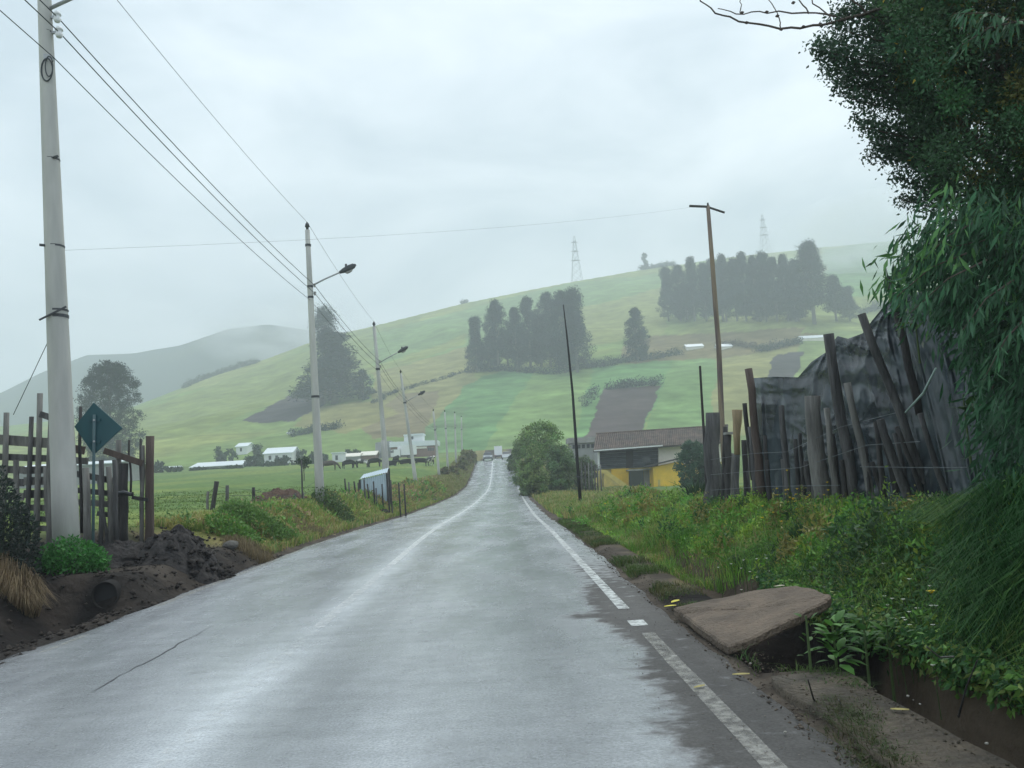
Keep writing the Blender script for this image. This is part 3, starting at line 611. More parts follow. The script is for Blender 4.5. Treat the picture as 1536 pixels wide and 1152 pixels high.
def mound(name, c, rx, ry, h, m, label, cat, seed=0, n=110, rough=.6):
    a = np.linspace(0, 2 * math.pi, n, endpoint=False); rr = np.linspace(0, 1.08, 46)
    A, Rr = np.meshgrid(a, rr); prof = np.cos(np.clip(Rr, 0, 1) * math.pi / 2) ** 1.15
    X = Rr * rx * np.cos(A); Y = Rr * ry * np.sin(A); wob = 1 + .35 * (fbm(np.cos(A) * 1.7 + seed, np.sin(A) * 1.7 + seed) - .47)
    X = X * wob; Y = Y * wob
    Zm = h * prof + rough * h * (fbm(X * 4 + seed, Y * 4) - .47) * np.minimum(1, prof * 3) + .5 * rough * h * (fbm(X * 9 + seed, Y * 9) - .47) * np.minimum(1, prof * 4) + .35 * rough * h * (np.abs(fbm(X * 22 + seed, Y * 22) - .47)) * np.minimum(1, prof * 4)
    gzz = Z((X + c[0]).ravel(), (Y + c[1]).ravel()).reshape(X.shape)
    Vv = np.stack([X + c[0], Y + c[1], Zm + gzz - .06 * (Rr > 1)], -1).reshape(-1, 3)
    i = np.arange(len(rr) - 1)[:, None] * n + np.arange(n)[None]; j = np.arange(len(rr) - 1)[:, None] * n + (np.arange(n)[None] + 1) % n
    Fc = np.stack([i, j, j + n, i + n], -1).reshape(-1, 4)
    return tag(mesh_np(name, Vv, Fc, None, m, smooth=True), label, cat)
p = ground_at(268, 14.6); mound('soil_heap', p, .9, .85, .5, m_soil, 'heap of black soil beside the field entrance', 'soil heap', 2)
p = ground_at(185, 14.6); mound('soil_heap', p, .9, .7, .36, m_soil, 'low black soil spill in front of the gate posts', 'soil heap', 5)
p = ground_at(418, 31); mound('soil_heap', p, 1.25, .9, .5, m_rsoil, 'reddish brown earth pile behind the pasture fence', 'soil heap', 8)
def rock(p, s, label, m=m_stone, cat='stone', grp=None, flat=.6, name='stone'):
    import bmesh
    me = bpy.data.meshes.new(name); bm = bmesh.new(); bmesh.ops.create_icosphere(bm, subdivisions=2, radius=1)
    for v_ in bm.verts:
        n = 1 + .45 * (fbm(np.array([v_.co.x * 1.3 + p[0] * 7]), np.array([v_.co.y * 1.3 + v_.co.z + p[1] * 3]))[0] - .47); v_.co = Vector((v_.co.x * s * n, v_.co.y * s * n, v_.co.z * s * flat * n))
    bm.to_mesh(me); bm.free(); me.materials.append(m); o = bpy.data.objects.new(name, me); col.objects.link(o); o.location = p
    return tag(o, label, cat, grp)
for (uu, vv, s) in ((346, 822, .16), (238, 828, .10), (183, 849, .08), (170, 846, .06), (575, 770, .35), (650, 752, .4)):
    g = G(uu, vv); 
    if s > .3: rock(g + UP * .05, s * .7, 'dark muddy stone on the pasture verge by the road edge', m_soil, 'stone', 'dark stones on the left verge')
    else: rock(g + UP * s * .3, s, 'grey stone lying in the dark soil of the driveway bank', m_stone, 'stone', 'stones in the driveway soil')
# pasture fence
fe = thing('pasture_fence', ground_at(400, 30), 'wire fence with wooden posts along the edge of the pasture', 'fence')
fp = [(316, 775, 325, 722, 26, 7, m_woodd), (340, 770, 341, 728, 27, 5, m_wood), (311, 770, 312, 737, 26, 4, m_woodp), (379, 765, 380, 731, 29, 5, m_woodd), (423, 775, 424, 742, 27, 4, m_woodr), (443, 762, 443, 740, 30, 4, m_wood), (456, 762, 455, 738, 30.5, 3, m_woodp), (476, 750, 474, 716, 31, 5, m_woodd), (453, 755, 452, 690, 30, 2.5, m_wood)]
ends = []
for (ub, vb, ut, vt, D, wpx, m) in fp:
    g = ground_at(ub, D); tt = P(ut, vt, D); stick('post', fe, g - UP * .3, tt, wpx / 2 * D / F, wpx / 2 * D / F, m, 6, 3)
    if D > 25 and wpx >= 4: ends.append((ub, D, g, tt))
ends.sort()
for f_ in (.55, .85):
    MB().tube([g.lerp(tt, f_) for _, _, g, tt in ends], .006, 4).build('fence_wire', m_dmetal, fe)
# picket row by the shelter
pf = thing('picket_fence', ground_at(545, 38), 'uneven row of thin dark stakes before the low blue shelter', 'fence')
for i, (ut, vt) in enumerate([(517, 718), (523, 723), (531, 722), (537, 724), (546, 719), (551, 726), (560, 722), (564, 732), (573, 726), (582, 731), (586, 720), (598, 724), (606, 726)]):
    D = 38 + .5 * i * .3; g = ground_at(ut + 3, D); tt = P(ut, vt, D); stick('stake', pf, g - UP * .3, tt, .045, .035, (m_woodd, m_wood)[i % 3 == 1], 5, 2)
# shelter of pale corrugated sheets
DSH = 42.0; sh = thing('animal_shelter', ground_at(560, DSH), 'low shelter of pale blue corrugated sheets beside a lamp pole', 'shelter')
m_sheet = mat('corrugated_sheet', (.42, .52, .58), .45, .12, 1.5, spec=.5)
A0, A1 = P(539, 719, DSH - .6), P(580, 709, DSH - .6); B0, B1 = P(545, 712, DSH + 1), P(583, 702, DSH + 1)
sm = MB(); nco = 26
for i in range(nco + 1):
    t = i / nco; hh = UP * (.03 * (i % 2)); sm.v += [tuple(A0.lerp(A1, t) + hh), tuple(B0.lerp(B1, t) + hh)]
sm.f += [(2 * i, 2 * i + 1, 2 * i + 3, 2 * i + 2) for i in range(nco)]
sm.build('roof', m_sheet, sh)
ws = MB(); C0, C1 = ground_at(539, DSH - .55), ground_at(580, DSH - .55)
for i in range(nco + 1):
    t = i / nco; dd = Vector((0, .03 * (i % 2), 0)); ws.v += [tuple(A0.lerp(A1, t) + dd - UP * .03 + Vector((0, .05, 0))), tuple(C0.lerp(C1, t) + dd - UP * .2 + Vector((0, .05, 0)))]
ws.f += [(2 * i, 2 * i + 1, 2 * i + 3, 2 * i + 2) for i in range(nco)]
ws.build('wall', m_sheet, sh)
for q in (A0, A1, B0, B1): g = gz(q.x, q.y); MB().tube([(q.x, q.y + .08, g - .2), (q.x, q.y + .08, q.z - .02)], .05, 6).build('post', m_woodd, sh)

# ------------------------------------------------------------------ stake fence with tarp on the right
def DFn(u): return 6.93 / ((u - 747) / F + .127)
pal = thing('stake_fence', ground_at(1200, DFn(1200)), 'leaning fence of rough wooden stakes and logs on the right bank', 'fence')
STK = [(1050, 549, 1062, 775, 4, m_woodd, 0), (1069, 619, 1070, 775, 23, m_wood, .1), (1088, 640, 1084, 770, 7, m_woodd, .05), (1092, 652, 1092, 770, 11, m_woodd, .0), (1106, 677, 1105, 770, 9, m_wood, 0), (1116, 660, 1122, 760, 9, m_woodd, .1), (1126, 640, 1136, 760, 9, m_wood, .05),
       (1100, 680, 1098, 765, 6, m_woodp, -.05), (1123, 553, 1145, 755, 12, m_woodr, 0), (1117, 605, 1130, 720, 7, m_woodd, .08), (1172, 608, 1184, 755, 9, m_wood, -.02), (1219, 594, 1236, 765, 24, m_woodp, .02), (1216, 671, 1224, 765, 8, m_wood, -.06), (1243, 501, 1283, 760, 16, m_wood, 0), (1240, 612, 1257, 775, 9, m_woodp, -.1),
       (1271, 574, 1315, 780, 11, m_woodp, -.06), (1292, 471, 1406, 770, 13, m_wood, -.14), (1320, 629, 1368, 765, 13, m_wood, -.04), (1332, 415, 1381, 622, 12, m_woodd, .02), (1380, 620, 1422, 755, 9, m_wood, .0), (1314, 632, 1328, 755, 8, m_woodd, .05), (1150, 690, 1156, 755, 7, m_woodd, -.05), (1262, 690, 1270, 760, 8, m_woodd, .06), (1298, 670, 1306, 765, 7, m_woodd, .06), (1345, 640, 1392, 760, 7, m_woodd, .06), (1200, 650, 1206, 755, 6, m_woodd, .05)]
for (ut, vt, ub, vb, wpx, m, dd) in STK:
    D = DFn((ut + ub) / 2) + dd; r = wpx / 2 * D / F; n = 6
    stick('stake', pal, P(ub, vb, D), P(ut, vt, D), r * 1.1, r * .92, m, 9, n, .22, r * .25)
_r = random.Random(4)
for i in range(16):
    uu = 1075 + i * 19 + _r.uniform(-6, 6); le = 8 + max(0, (uu - 1200)) * .16; D = DFn(uu) + .08; r = _r.uniform(3, 5.5) * D / F
    stick('stake', pal, P(uu + le, 770, D), P(uu, _r.uniform(640, 700), D), r * 1.1, r * .9, (m_woodd, m_woodd, m_wood)[i % 3], 7, 4, .22, r * .3)
D = DFn(1106); MB().tube([P(1106, 682, D), P(1105, 650, D), P(1106, 632, D), P(1106, 615, D)], [.06, .07, .09, .105], 10, jit=.15).build('stake', m_woodt, pal, True)
D = DFn(1092); MB().box(P(1094, 650, D), (.2, .2, .05)).build('cap_board', m_conc, pal)
for (pts) in ([(1062, 690), (1130, 680), (1180, 677), (1260, 640), (1320, 624), (1352, 618)], [(1062, 712), (1140, 706), (1200, 702), (1300, 668), (1380, 661)], [(1290, 700), (1400, 702), (1450, 700)], [(1062, 735), (1150, 730), (1260, 728)]):
    MB().tube([P(a, b, DFn(a) - .16) + Vector((0, 0, random.uniform(-.01, .01))) for a, b in pts], .0042, 5).build('fence_wire', mat('dull_wire', (.15, .17, .18), .6), pal)
MB().tube([P(1358, 619, DFn(1358) - .2), P(1385, 590, DFn(1385) - .25), P(1404, 552, DFn(1404) - .25)], [.012, .018, .012], 6).build('rope_end', mat('pale_rope', (.32, .42, .38), .8), pal, True)
# tarp
top = np.array([(1118, 580), (1131, 567), (1160, 565), (1197, 566), (1217, 543), (1238, 529), (1256, 504), (1272, 508), (1294, 500), (1308, 481), (1332, 452), (1353, 436), (1400, 440), (1460, 430), (1560, 425), (1640, 430)], float)
nu, nv = 300, 110; us = np.linspace(1126, 1640, nu); vt_ = np.interp(us, top[:, 0], top[:, 1]); Vv = []
for j in range(nv):
    t = j / (nv - 1)
    for i in range(nu):
        u_ = us[i] + 22 * t; v_ = vt_[i] * (1 - t) + (775) * t; Vv.append((u_, v_, t))
Vv = np.array(Vv); du = Vv[:, 0]; tt = Vv[:, 2]
amp = .035 * np.clip(tt * 6, .15, 1)
wr = amp * ((fbm(du / 26 + tt * 2.5, tt * 2 + du / 120) - .47) * 2.4 + .5 * (fbm(du / 60, tt * 9) - .47) * 2 + .4 * np.sin(du / 9 + 3 * tt + 4 * fbm(du / 40, tt * 3)) * (1 - tt) ** 2)
wr += .06 * np.sin((Vv[:, 1] - .25 * du) / 7 + 5 * fbm(du / 50, tt * 4)) * np.exp(-((du - 1300) / 60) ** 2) + .05 * np.sin((Vv[:, 1]) / 5 + 4 * fbm(du / 50, tt * 4)) * np.exp(-((du - 1165) / 50) ** 2) * np.clip(1 - 2.5 * tt, 0, 1)
for (ua, va, am, Rr, nn_, ph) in ((1131, 567, .06, 60, 13, 0), (1238, 529, .06, 55, 14, 1), (1256, 504, .08, 70, 15, 2), (1294, 500, .06, 80, 13, .5), (1332, 452, .12, 130, 17, 1.5), (1353, 436, .07, 120, 14, .2), (1222, 660, .06, 55, 11, .8), (1285, 640, .07, 70, 12, 2), (1180, 690, .06, 55, 9, 2)):
    r_ = np.hypot(du - ua, (Vv[:, 1] - va) * 1.1) + 6; th = np.arctan2(Vv[:, 1] - va, du - ua)
    wr = wr - am * np.exp(-r_ / Rr) * np.clip(r_ / 22, 0, 1) * (1 - np.abs(np.sin(nn_ * th / 2 + ph + 1.6 * fbm(du / 45, Vv[:, 1] / 45)))) ** 2.2
ln_ = du - .22 * (Vv[:, 1] - 560) * np.clip((du - 1180) / 150, .1, 1); ws_ = ln_ / 24 + 1.1 * fbm(ln_ / 70, Vv[:, 1] / 160, 2); wr = wr - .085 * (1 - np.abs(np.sin(ws_ * 1.9))) ** 2.5 * np.clip(tt * 5, .25, 1) * (.4 + 1.1 * vnoise(ln_ / 30, Vv[:, 1] / 90)) - .04 * (1 - np.abs(np.sin(ws_ * 4.3 + 1))) ** 2 * vnoise(ln_ / 17, Vv[:, 1] / 50)
wr = wr - .05 * (1 - np.abs(np.sin(Vv[:, 1] / 7 + 3 * fbm(du / 40, Vv[:, 1] / 40)))) ** 2 * np.exp(-((du - 1165) / 45) ** 2) * np.clip(1 - 2.2 * tt, 0, 1)
pts = np.array([tuple(P(a, b, DFn(a - 12) + .2 + w_)) for (a, b, _), w_ in zip(Vv, wr)])
mt = bpy.data.materials.new('black_tarp'); mt.use_nodes = True; nt = mt.node_tree; b_ = nt.nodes['Principled BSDF']; b_.inputs['Roughness'].default_value = .26; b_.inputs['Specular IOR Level'].default_value = .5
tc = N(nt, 'ShaderNodeTexCoord'); n1 = N(nt, 'ShaderNodeTexNoise'); n1.inputs['Scale'].default_value = 1.6; n1.inputs['Detail'].default_value = 6; link(nt, tc.outputs['Object'], n1.inputs['Vector'])
r1 = N(nt, 'ShaderNodeValToRGB'); r1.color_ramp.elements[0].position = .4; r1.color_ramp.elements[1].position = .68; r1.color_ramp.elements[0].color = (.010, .014, .018, 1); r1.color_ramp.elements[1].color = (.04, .054, .066, 1)
link(nt, n1.outputs['Fac'], r1.inputs[0]); link(nt, r1.outputs[0], b_.inputs['Base Color'])
tr = N(nt, 'ShaderNodeBsdfTranslucent'); tr.inputs[0].default_value = (.22, .28, .32, 1); ms = N(nt, 'ShaderNodeMixShader'); rt_ = N(nt, 'ShaderNodeMapRange'); rt_.inputs['From Min'].default_value = .42; rt_.inputs['From Max'].default_value = .68; rt_.inputs['To Min'].default_value = .04; rt_.inputs['To Max'].default_value = .17; n9 = N(nt, 'ShaderNodeTexNoise'); n9.inputs['Scale'].default_value = 1.3; n9.inputs['Detail'].default_value = 4; link(nt, tc.outputs['Object'], n9.inputs['Vector']); link(nt, n9.outputs['Fac'], rt_.inputs['Value']); link(nt, rt_.outputs[0], ms.inputs[0])
link(nt, b_.outputs[0], ms.inputs[1]); link(nt, tr.outputs[0], ms.inputs[2]); link(nt, ms.outputs[0], nt.nodes['Material Output'].inputs[0])
wv_ = N(nt, 'ShaderNodeTexNoise'); wv_.inputs['Scale'].default_value = 4; wv_.inputs['Detail'].default_value = 6; wv_.inputs['Distortion'].default_value = 2.2; mp = N(nt, 'ShaderNodeMapping'); mp.inputs['Scale'].default_value = (.55, .55, 1.5); mp.inputs['Rotation'].default_value = (0, .5, 0)
link(nt, tc.outputs['Object'], mp.inputs[0]); link(nt, mp.outputs[0], wv_.inputs['Vector']); bp = N(nt, 'ShaderNodeBump'); bp.inputs['Strength'].default_value = .1; bp.inputs['Distance'].default_value = .05; link(nt, wv_.outputs['Fac'], bp.inputs['Height']); link(nt, bp.outputs[0], b_.inputs['Normal'])
tag(mesh_np('tarpaulin', pts, grid_faces(nv, nu), None, mt, smooth=True), 'wrinkled black plastic sheet hung behind the leaning stakes', 'tarp')
# ------------------------------------------------------------------ buildings
m_yel = mat('yellow_wall', (.86, .56, .05), .85, .15, 1.2, .2, 12, dark=(.72, .48, .08)); m_yel2 = mat('ochre_wall', (.62, .48, .14), .9, .2, 1.5, dark=(.42, .36, .16))
m_board = mat('blue_grey_boards', (.04, .052, .065), .8, .3, 3, .3, 10, dark=(.022, .028, .034), stretch=(1, 1, 4)); m_cream = mat('cream_wall', (.78, .75, .66), .85, .1, 1.5)
m_tile = mat('clay_tiles', (.15, .115, .095), .85, .4, 2.5, .5, 14, dark=(.09, .078, .07)); m_wwall = mat('white_wall', (.74, .76, .76), .75, .07, 1)
m_grey = mat('grey_wall', (.28, .29, .29), .85, .15, 1.5); m_brick = mat('red_brick_wall', (.23, .14, .115), .9, .2, 2, .3, 10); m_wroof = mat('white_sheet_roof', (.72, .78, .80), .45, .06, 1)
m_glass = mat('window_dark', (.03, .04, .045), .15, .1, 2, spec=.6)
def quadpx(pts, D0, D1, name, m, par):       # slab from photo outline, front at D0, back at D1 (same x,z)
    q = [P(u, v, D0) for u, v in pts]; return MB().prism([(p.x, p.z) for p in q], D0, D1).build(name, m, par)
H = 96.0; hs = thing('farm_house', ground_at(960, H), 'two-storey yellow house with dark board upper floor and clay tile roof', 'house')
quadpx([(899, 674), (988, 668), (988, 700), (899, 704)], H + 1.2, H + 6, 'upper_wall', m_grey, hs)
# boards of the upper floor, with gap for the doorway
nb = 5
for i in range(nb):
    f0, f1 = i / nb, (i + .93) / nb
    for (ua, ub) in ((899.5, 939), (950, 987)):
        l = lambda u, f: (u, (675.5 - (u - 899) * .065) * (1 - f) + (703 - (u - 899) * .045) * f)
        quadpx([l(ua, f0), l(ub, f0), l(ub, f1), l(ua, f1)], H + .95 + .02 * (i % 2), H + 1.05, 'wall_board', m_board, hs)
quadpx([(939, 673), (950, 672), (950, 701), (939, 702)], H + 1.1, H + 1.25, 'upper_door', m_black, hs)
quadpx([(965, 686), (975, 685.5), (975, 694), (965, 694.5)], H + .9, H + 1.0, 'window', m_glass, hs)
quadpx([(988, 668), (1085, 661), (1085, 692), (988, 699)], H + .6, H + 6, 'side_wall', m_cream, hs)
quadpx([(899, 703), (1085, 690), (1085, 745), (899, 750)], H + 1.4, H + 6, 'lower_wall', m_yel2, hs)
quadpx([(917, 703), (943, 702), (943, 735), (917, 737)], H + 1.2, H + 1.4, 'stair_wall', m_yel, hs)
quadpx([(944, 706), (965, 705), (966, 740), (945, 740)], H + 1.1, H + 1.35, 'door', m_glass, hs)
quadpx([(942, 704.5), (976, 702.8), (976, 704.8), (942, 706.5)], H - .2, H + 1.2, 'porch_beam', m_conc, hs)
quadpx([(966, 706), (978.5, 705), (979, 740), (966, 740)], H + 1.15, H + 1.36, 'grey_panel', m_grey, hs)
quadpx([(896.5, 678), (899.5, 677.8), (899.5, 706), (897, 706)], H - .1, H + .15, 'column', m_white, hs)
# stair: sloping parapet and steps
quadpx([(900, 704.5), (909, 705), (948, 732), (948, 738), (944, 738), (906, 710.5), (900, 709)], H - .3, H - .1, 'stair_parapet', mat('pale_yellow', (.62, .50, .16), .85, .15), hs)
quadpx([(906, 710), (944, 737), (944, 745), (906, 745)], H - .25, H - .12, 'stair_side', m_yel2, hs)
for i in range(8):
    a = P(909 + i * 4.6, 708.5 + i * 3.2, H); MB().box((a.x, H + .5, a.z - .6), (.35, 1.1, 1.2)).build('step', m_conc, hs)
# roof with tile columns
E0, E1, R0, R1 = P(890, 676.5, H - .9), P(1092, 662.5, H - .9), P(894, 651.5, H + 3.2), P(1092, 638.5, H + 3.2)
nt_ = 64
for i in range(nt_):                          # each run of tiles its own half-round course
    t = (i + .5) / nt_; a, b = E0.lerp(E1, t), R0.lerp(R1, t); mb = MB()
    mb.tube([a.lerp(b, s) + UP * (.03 * (j % 2)) for j, s in enumerate(np.linspace(0, 1, 9))], .105, 6, flat=.8); mb.build('tile_course', m_tile, hs)
MB().add([tuple(q - UP * .06) for q in (E0, E1, R1, R0)] + [tuple(q - UP * .16) for q in (E0, E1, R1, R0)], [(0, 1, 2, 3), (7, 6, 5, 4), (0, 4, 5, 1), (1, 5, 6, 2), (2, 6, 7, 3), (3, 7, 4, 0)]).build('roof_deck', m_woodd, hs)
B0_, B1_ = P(894, 651.5, H + 3.2) + Vector((0, 4.1, -1.9)), P(1092, 638.5, H + 3.2) + Vector((0, 4.1, -1.9))
MB().add([tuple(q) for q in (R0, R1, B1_, B0_)] + [tuple(q - UP * .12) for q in (R0, R1, B1_, B0_)], [(0, 1, 2, 3), (7, 6, 5, 4), (0, 4, 5, 1), (1, 5, 6, 2), (2, 6, 7, 3), (3, 7, 4, 0)]).build('back_roof', m_tile, hs)
MB().tube([R0 + UP * .05, R1 + UP * .05], .13, 8).build('ridge_cap', m_tile, hs)
MB().beam(P(891, 676, H - .95), P(994, 668.3, H - .95), .06, .14).build('fascia', m_white, hs)
# yellow lean-to
lt = 'lean_to_wall'
quadpx([(979.5, 701), (1022, 692), (1030, 700), (1030, 735), (981.5, 735)], H - 1.5, H + 1.1, lt, m_yel, hs)
MB().beam(P(966, 700.5, H - 1.2), P(1020, 687.5, H - 1.2), 2.2, .10).build('lean_to_roof', m_woodd, hs)
quadpx([(987, 720), (990, 719.5), (991, 731), (987, 731)], H - 1.54, H - 1.5, 'vent_hole', m_yel2, hs)
# low grey building left of the house
g2 = thing('shed', ground_at(875, 112), 'low grey shed with pale roof half hidden left of the tiled house', 'shed')
quadpx([(856, 664), (895, 662), (895, 690), (856, 692)], 112, 116, 'wall', m_grey, g2); quadpx([(853, 657), (897, 655), (897, 663), (853, 665)], 111.6, 116.4, 'roof', m_conc, g2)
for i in range(5): quadpx([(859 + 7 * i, 667.5 - .35 * i), (863.5 + 7 * i, 667.3 - .35 * i), (863.5 + 7 * i, 673 - .35 * i), (859 + 7 * i, 673.2 - .35 * i)], 111.93, 112, 'window', m_glass, g2)
# generic small building made from a photo outline: walls + gable roof + windows
def smallhouse(u0, u1, vb, ve, D, dep, label, wall, roofm, vr=None, wins=(), name='house', cat='house', flat=False, slope=.056):
    uc = (u0 + u1) / 2; D = G(uc, vb, 150).y if D > 240 else D; g = ground_at(uc, D); t = thing(name, g, label, cat)
    f = lambda u, v: P(u, v - (u - uc) * slope, D)
    a, b = f(u0, ve), f(u1, ve); zb = min(gz(a.x, D), gz(b.x, D)) - .5; ze = (a.z + b.z) / 2; x0, x1 = a.x, b.x
    MB().box(((x0 + x1) / 2, D + dep / 2, (zb + ze) / 2), (x1 - x0, dep, ze - zb)).build('wall', wall, t)
    if flat:
        zr_ = f(uc, vr).z if vr else ze + .15
        MB().box(((x0 + x1) / 2, D + dep / 2, (zr_ + ze) / 2 + .002), (x1 - x0 + .5, dep + .5, max(.12, zr_ - ze))).build('roof', roofm, t)
    else:
        zr_ = f(uc, vr).z; o_ = .35; hd = dep / 2
        MB().add([(x0 - o_, D - o_, ze - .05), (x1 + o_, D - o_, ze - .05), (x1 + o_, D + hd, zr_), (x0 - o_, D + hd, zr_), (x0 - o_, D + dep + o_, ze - .05), (x1 + o_, D + dep + o_, ze - .05)] + [(x0 - o_, D - o_, ze + .07), (x1 + o_, D - o_, ze + .07), (x1 + o_, D + hd, zr_ + .14), (x0 - o_, D + hd, zr_ + .14), (x0 - o_, D + dep + o_, ze + .07), (x1 + o_, D + dep + o_, ze + .07)],
                 [(0, 1, 2, 3), (3, 2, 5, 4), (6, 7, 8, 9), (9, 8, 11, 10), (0, 6, 7, 1), (4, 5, 11, 10), (0, 3, 9, 6), (3, 4, 10, 9), (1, 7, 8, 2), (2, 8, 11, 5)]).build('roof', roofm, t)
        for xg in (x0 + .02, x1 - .02): MB().add([(xg - .02, D, ze - .05), (xg - .02, D + dep, ze - .05), (xg - .02, D + hd, zr_ - .05), (xg + .02, D, ze - .05), (xg + .02, D + dep, ze - .05), (xg + .02, D + hd, zr_ - .05)], [(0, 1, 2), (5, 4, 3), (0, 3, 4, 1), (1, 4, 5, 2), (2, 5, 3, 0)]).build('gable', wall, t)
    for (ua, va, ub, vb2) in wins:
        p, q = f(ua, va), f(ub, vb2); MB().box(((p.x + q.x) / 2, D - .03, (p.z + q.z) / 2), (abs(q.x - p.x), .1, abs(q.z - p.z))).build('window', m_glass, t)
    return t
smallhouse(286, 372, 712, 699, 215, 12, 'long low greenhouse with bright white roof at the far pasture edge', m_grey, m_wroof, 692, name='greenhouse', cat='greenhouse')
smallhouse(396, 438, 695, 680, 220, 9, 'white house with pale pitched roof beyond the pasture', m_wwall, m_wroof, 671, [(403, 683, 407, 689), (413, 683, 417, 689), (424, 683, 428, 689)])
smallhouse(354, 370, 682, 670, 300, 8, 'tiny white house among trees above the greenhouse', m_wwall, m_wroof, 664, [(360, 672, 363, 677)])
smallhouse(440, 472, 696, 687, 235, 7, 'low cream wall building between white house and lamp pole', m_cream, m_grey, 682)
smallhouse(498, 514, 692, 680, 200, 4, 'small white cube hut by the cows', m_wwall, m_wroof, 678.5, [(503, 683, 507, 690)], flat=True)
smallhouse(512, 538, 690, 685, 205, 7, 'low shed with rusty pale roof behind the grazing cows', m_grey, m_cream, 680, name='shed', cat='shed')
smallhouse(541, 563, 688, 683, 208, 7, 'second low shed with cream roof left of the farm building', m_brick, m_cream, 677, name='shed', cat='shed')
smallhouse(232, 262, 716, 706, 225, 8, 'pale low hut at the far left end of the village', m_grey, m_wroof, 700, name='hut', cat='hut')
smallhouse(20, 170, 725, 699, 120, 10, 'long barn with thin white eave seen behind the corral', m_grey, m_wroof, 694, name='barn', cat='barn')
# main farm building
DFB = 212.0; fb = thing('farm_building', ground_at(618, DFB), 'white farm building with upper block and red brick lower wall', 'building')
quadpx([(586, 670), (652, 667), (652, 695), (586, 698)], DFB, DFB + 9, 'wall', m_brick, fb); quadpx([(584, 663), (656, 660), (656, 667.6), (584, 671)], DFB - .6, DFB + 9.5, 'roof', m_wroof, fb)
quadpx([(606, 653), (634, 651), (634, 661), (606, 664)], DFB + 1, DFB + 7, 'upper_block', m_wwall, fb); quadpx([(605, 652), (635, 649.8), (635, 652), (605, 654)], DFB + .6, DFB + 7.4, 'parapet', m_wroof, fb)
quadpx([(616, 655), (620, 654.6), (620, 659), (616, 659.4)], DFB + .93, DFB + 1, 'window', m_glass, fb); quadpx([(590, 674), (602, 673.5), (602, 690), (590, 690.5)], DFB - .05, DFB, 'doorway', m_black, fb)
quadpx([(616, 670.5), (640, 669.5), (640, 672.5), (616, 673.5)], DFB - .3, DFB, 'awning', m_cream, fb); quadpx([(563, 664), (586, 661), (586, 690), (563, 693)], DFB + 2, DFB + 8, 'side_wing', m_grey, fb)
for i in range(3): quadpx([(642 + 3.2 * i, 672), (644.4 + 3.2 * i, 671.8), (644.4 + 3.2 * i, 676), (642 + 3.2 * i, 676.2)], DFB - .06, DFB, 'window', m_glass, fb)
for k, (u0, u1, v0, D, lb) in enumerate(((1030, 1055, 520, 430, 'small white hut on the hillside field below the tree row'), (1077, 1098, 520, 430, 'white roofed hillside hut beside the wooden crossarm pole'), (1203, 1238, 507, 420, 'pale roofed hillside shed above the black tarp'))):
    smallhouse(u0, u1, v0 + 4, v0, D, 6, lb, m_cream, m_wroof, v0 - 5, name='hut', cat='hut')
smallhouse(431, 438, 652, 650, 330, 3, 'tiny pale hut on the grass slope above the village', m_cream, m_wroof, 648, name='hut', cat='hut')

# ------------------------------------------------------------------ vehicles
m_tyre = mat('tyre', (.02, .02, .02), .9); m_chrome = mat('headlight', (.8, .82, .8), .2, .05); m_silver = mat('silver_paint', (.35, .38, .40), .35, .05, coat=.5); m_vwhite = mat('vehicle_white', (.75, .77, .77), .4, .04, coat=.4)
def wheel(t, x, y, r=.31, w_=.2):
    o = MB().tube([(x - w_ / 2, y, r), (x + w_ / 2, y, r)], r, 14).build('wheel', m_tyre, None); o.parent = t
    h = MB().tube([(x - w_ / 2 - .01, y, r), (x + w_ / 2 + .01, y, r)], r * .6, 12).build('hub', m_metal, None); h.parent = o
def part(mb, name, m, t, smooth=False): o = mb.build(name, m, None, smooth); o.parent = t; return o
def car(loc, rz, label, paint, cargo=False):
    t = thing('car', loc, label, 'car', rz=rz)
    prof = [(-2.05, .35), (-2.1, .75), (-1.95, .92), (-1.1, 1.0), (1.35, 1.02), (2.0, .95), (2.05, .4)]; cab = [(-1.1, .99), (-.5, 1.45), (.9, 1.47), (1.55, 1.01)]
    def ex(pr, w0, w1):
        z0 = min(z for _, z in pr); z1 = max(z for _, z in pr); mb = MB(); n = len(pr)
        vs = [(-(w0 + (w1 - w0) * (z - z0) / (z1 - z0)), y, z) for y, z in pr] + [((w0 + (w1 - w0) * (z - z0) / (z1 - z0)), y, z) for y, z in pr]
        return mb.add(vs, [tuple(range(n)), tuple(reversed(range(n, 2 * n)))] + [(i, i + n, (i + 1) % n + n, (i + 1) % n) for i in range(n)])
    part(ex(prof, .84, .86), 'body', paint, t); part(ex(cab, .80, .62), 'cabin_glass', m_glass, t)
    part(MB().box((0, .2, 1.48), (1.25, 1.5, .05)), 'roof', paint, t); part(MB().box((0, -2.1, .45), (1.5, .08, .2)), 'bumper', m_dmetal, t)
    for s in (-1, 1):
        part(MB().box((s * .62, -2.08, .76), (.34, .1, .16)), 'headlight', m_chrome, t)
        for y in (-1.3, 1.3): wheel(t, s * .78, y)
    return t
def yz(u, D): return Vector((P(u, 690, D).x, D, float(zroad(np.array([D]))[0])))
car(yz(732, 154), 0, 'small silver car coming over the rise of the road', m_silver)
car(yz(760, 160), math.pi, 'low white car at the roadside beyond the white truck', m_vwhite)
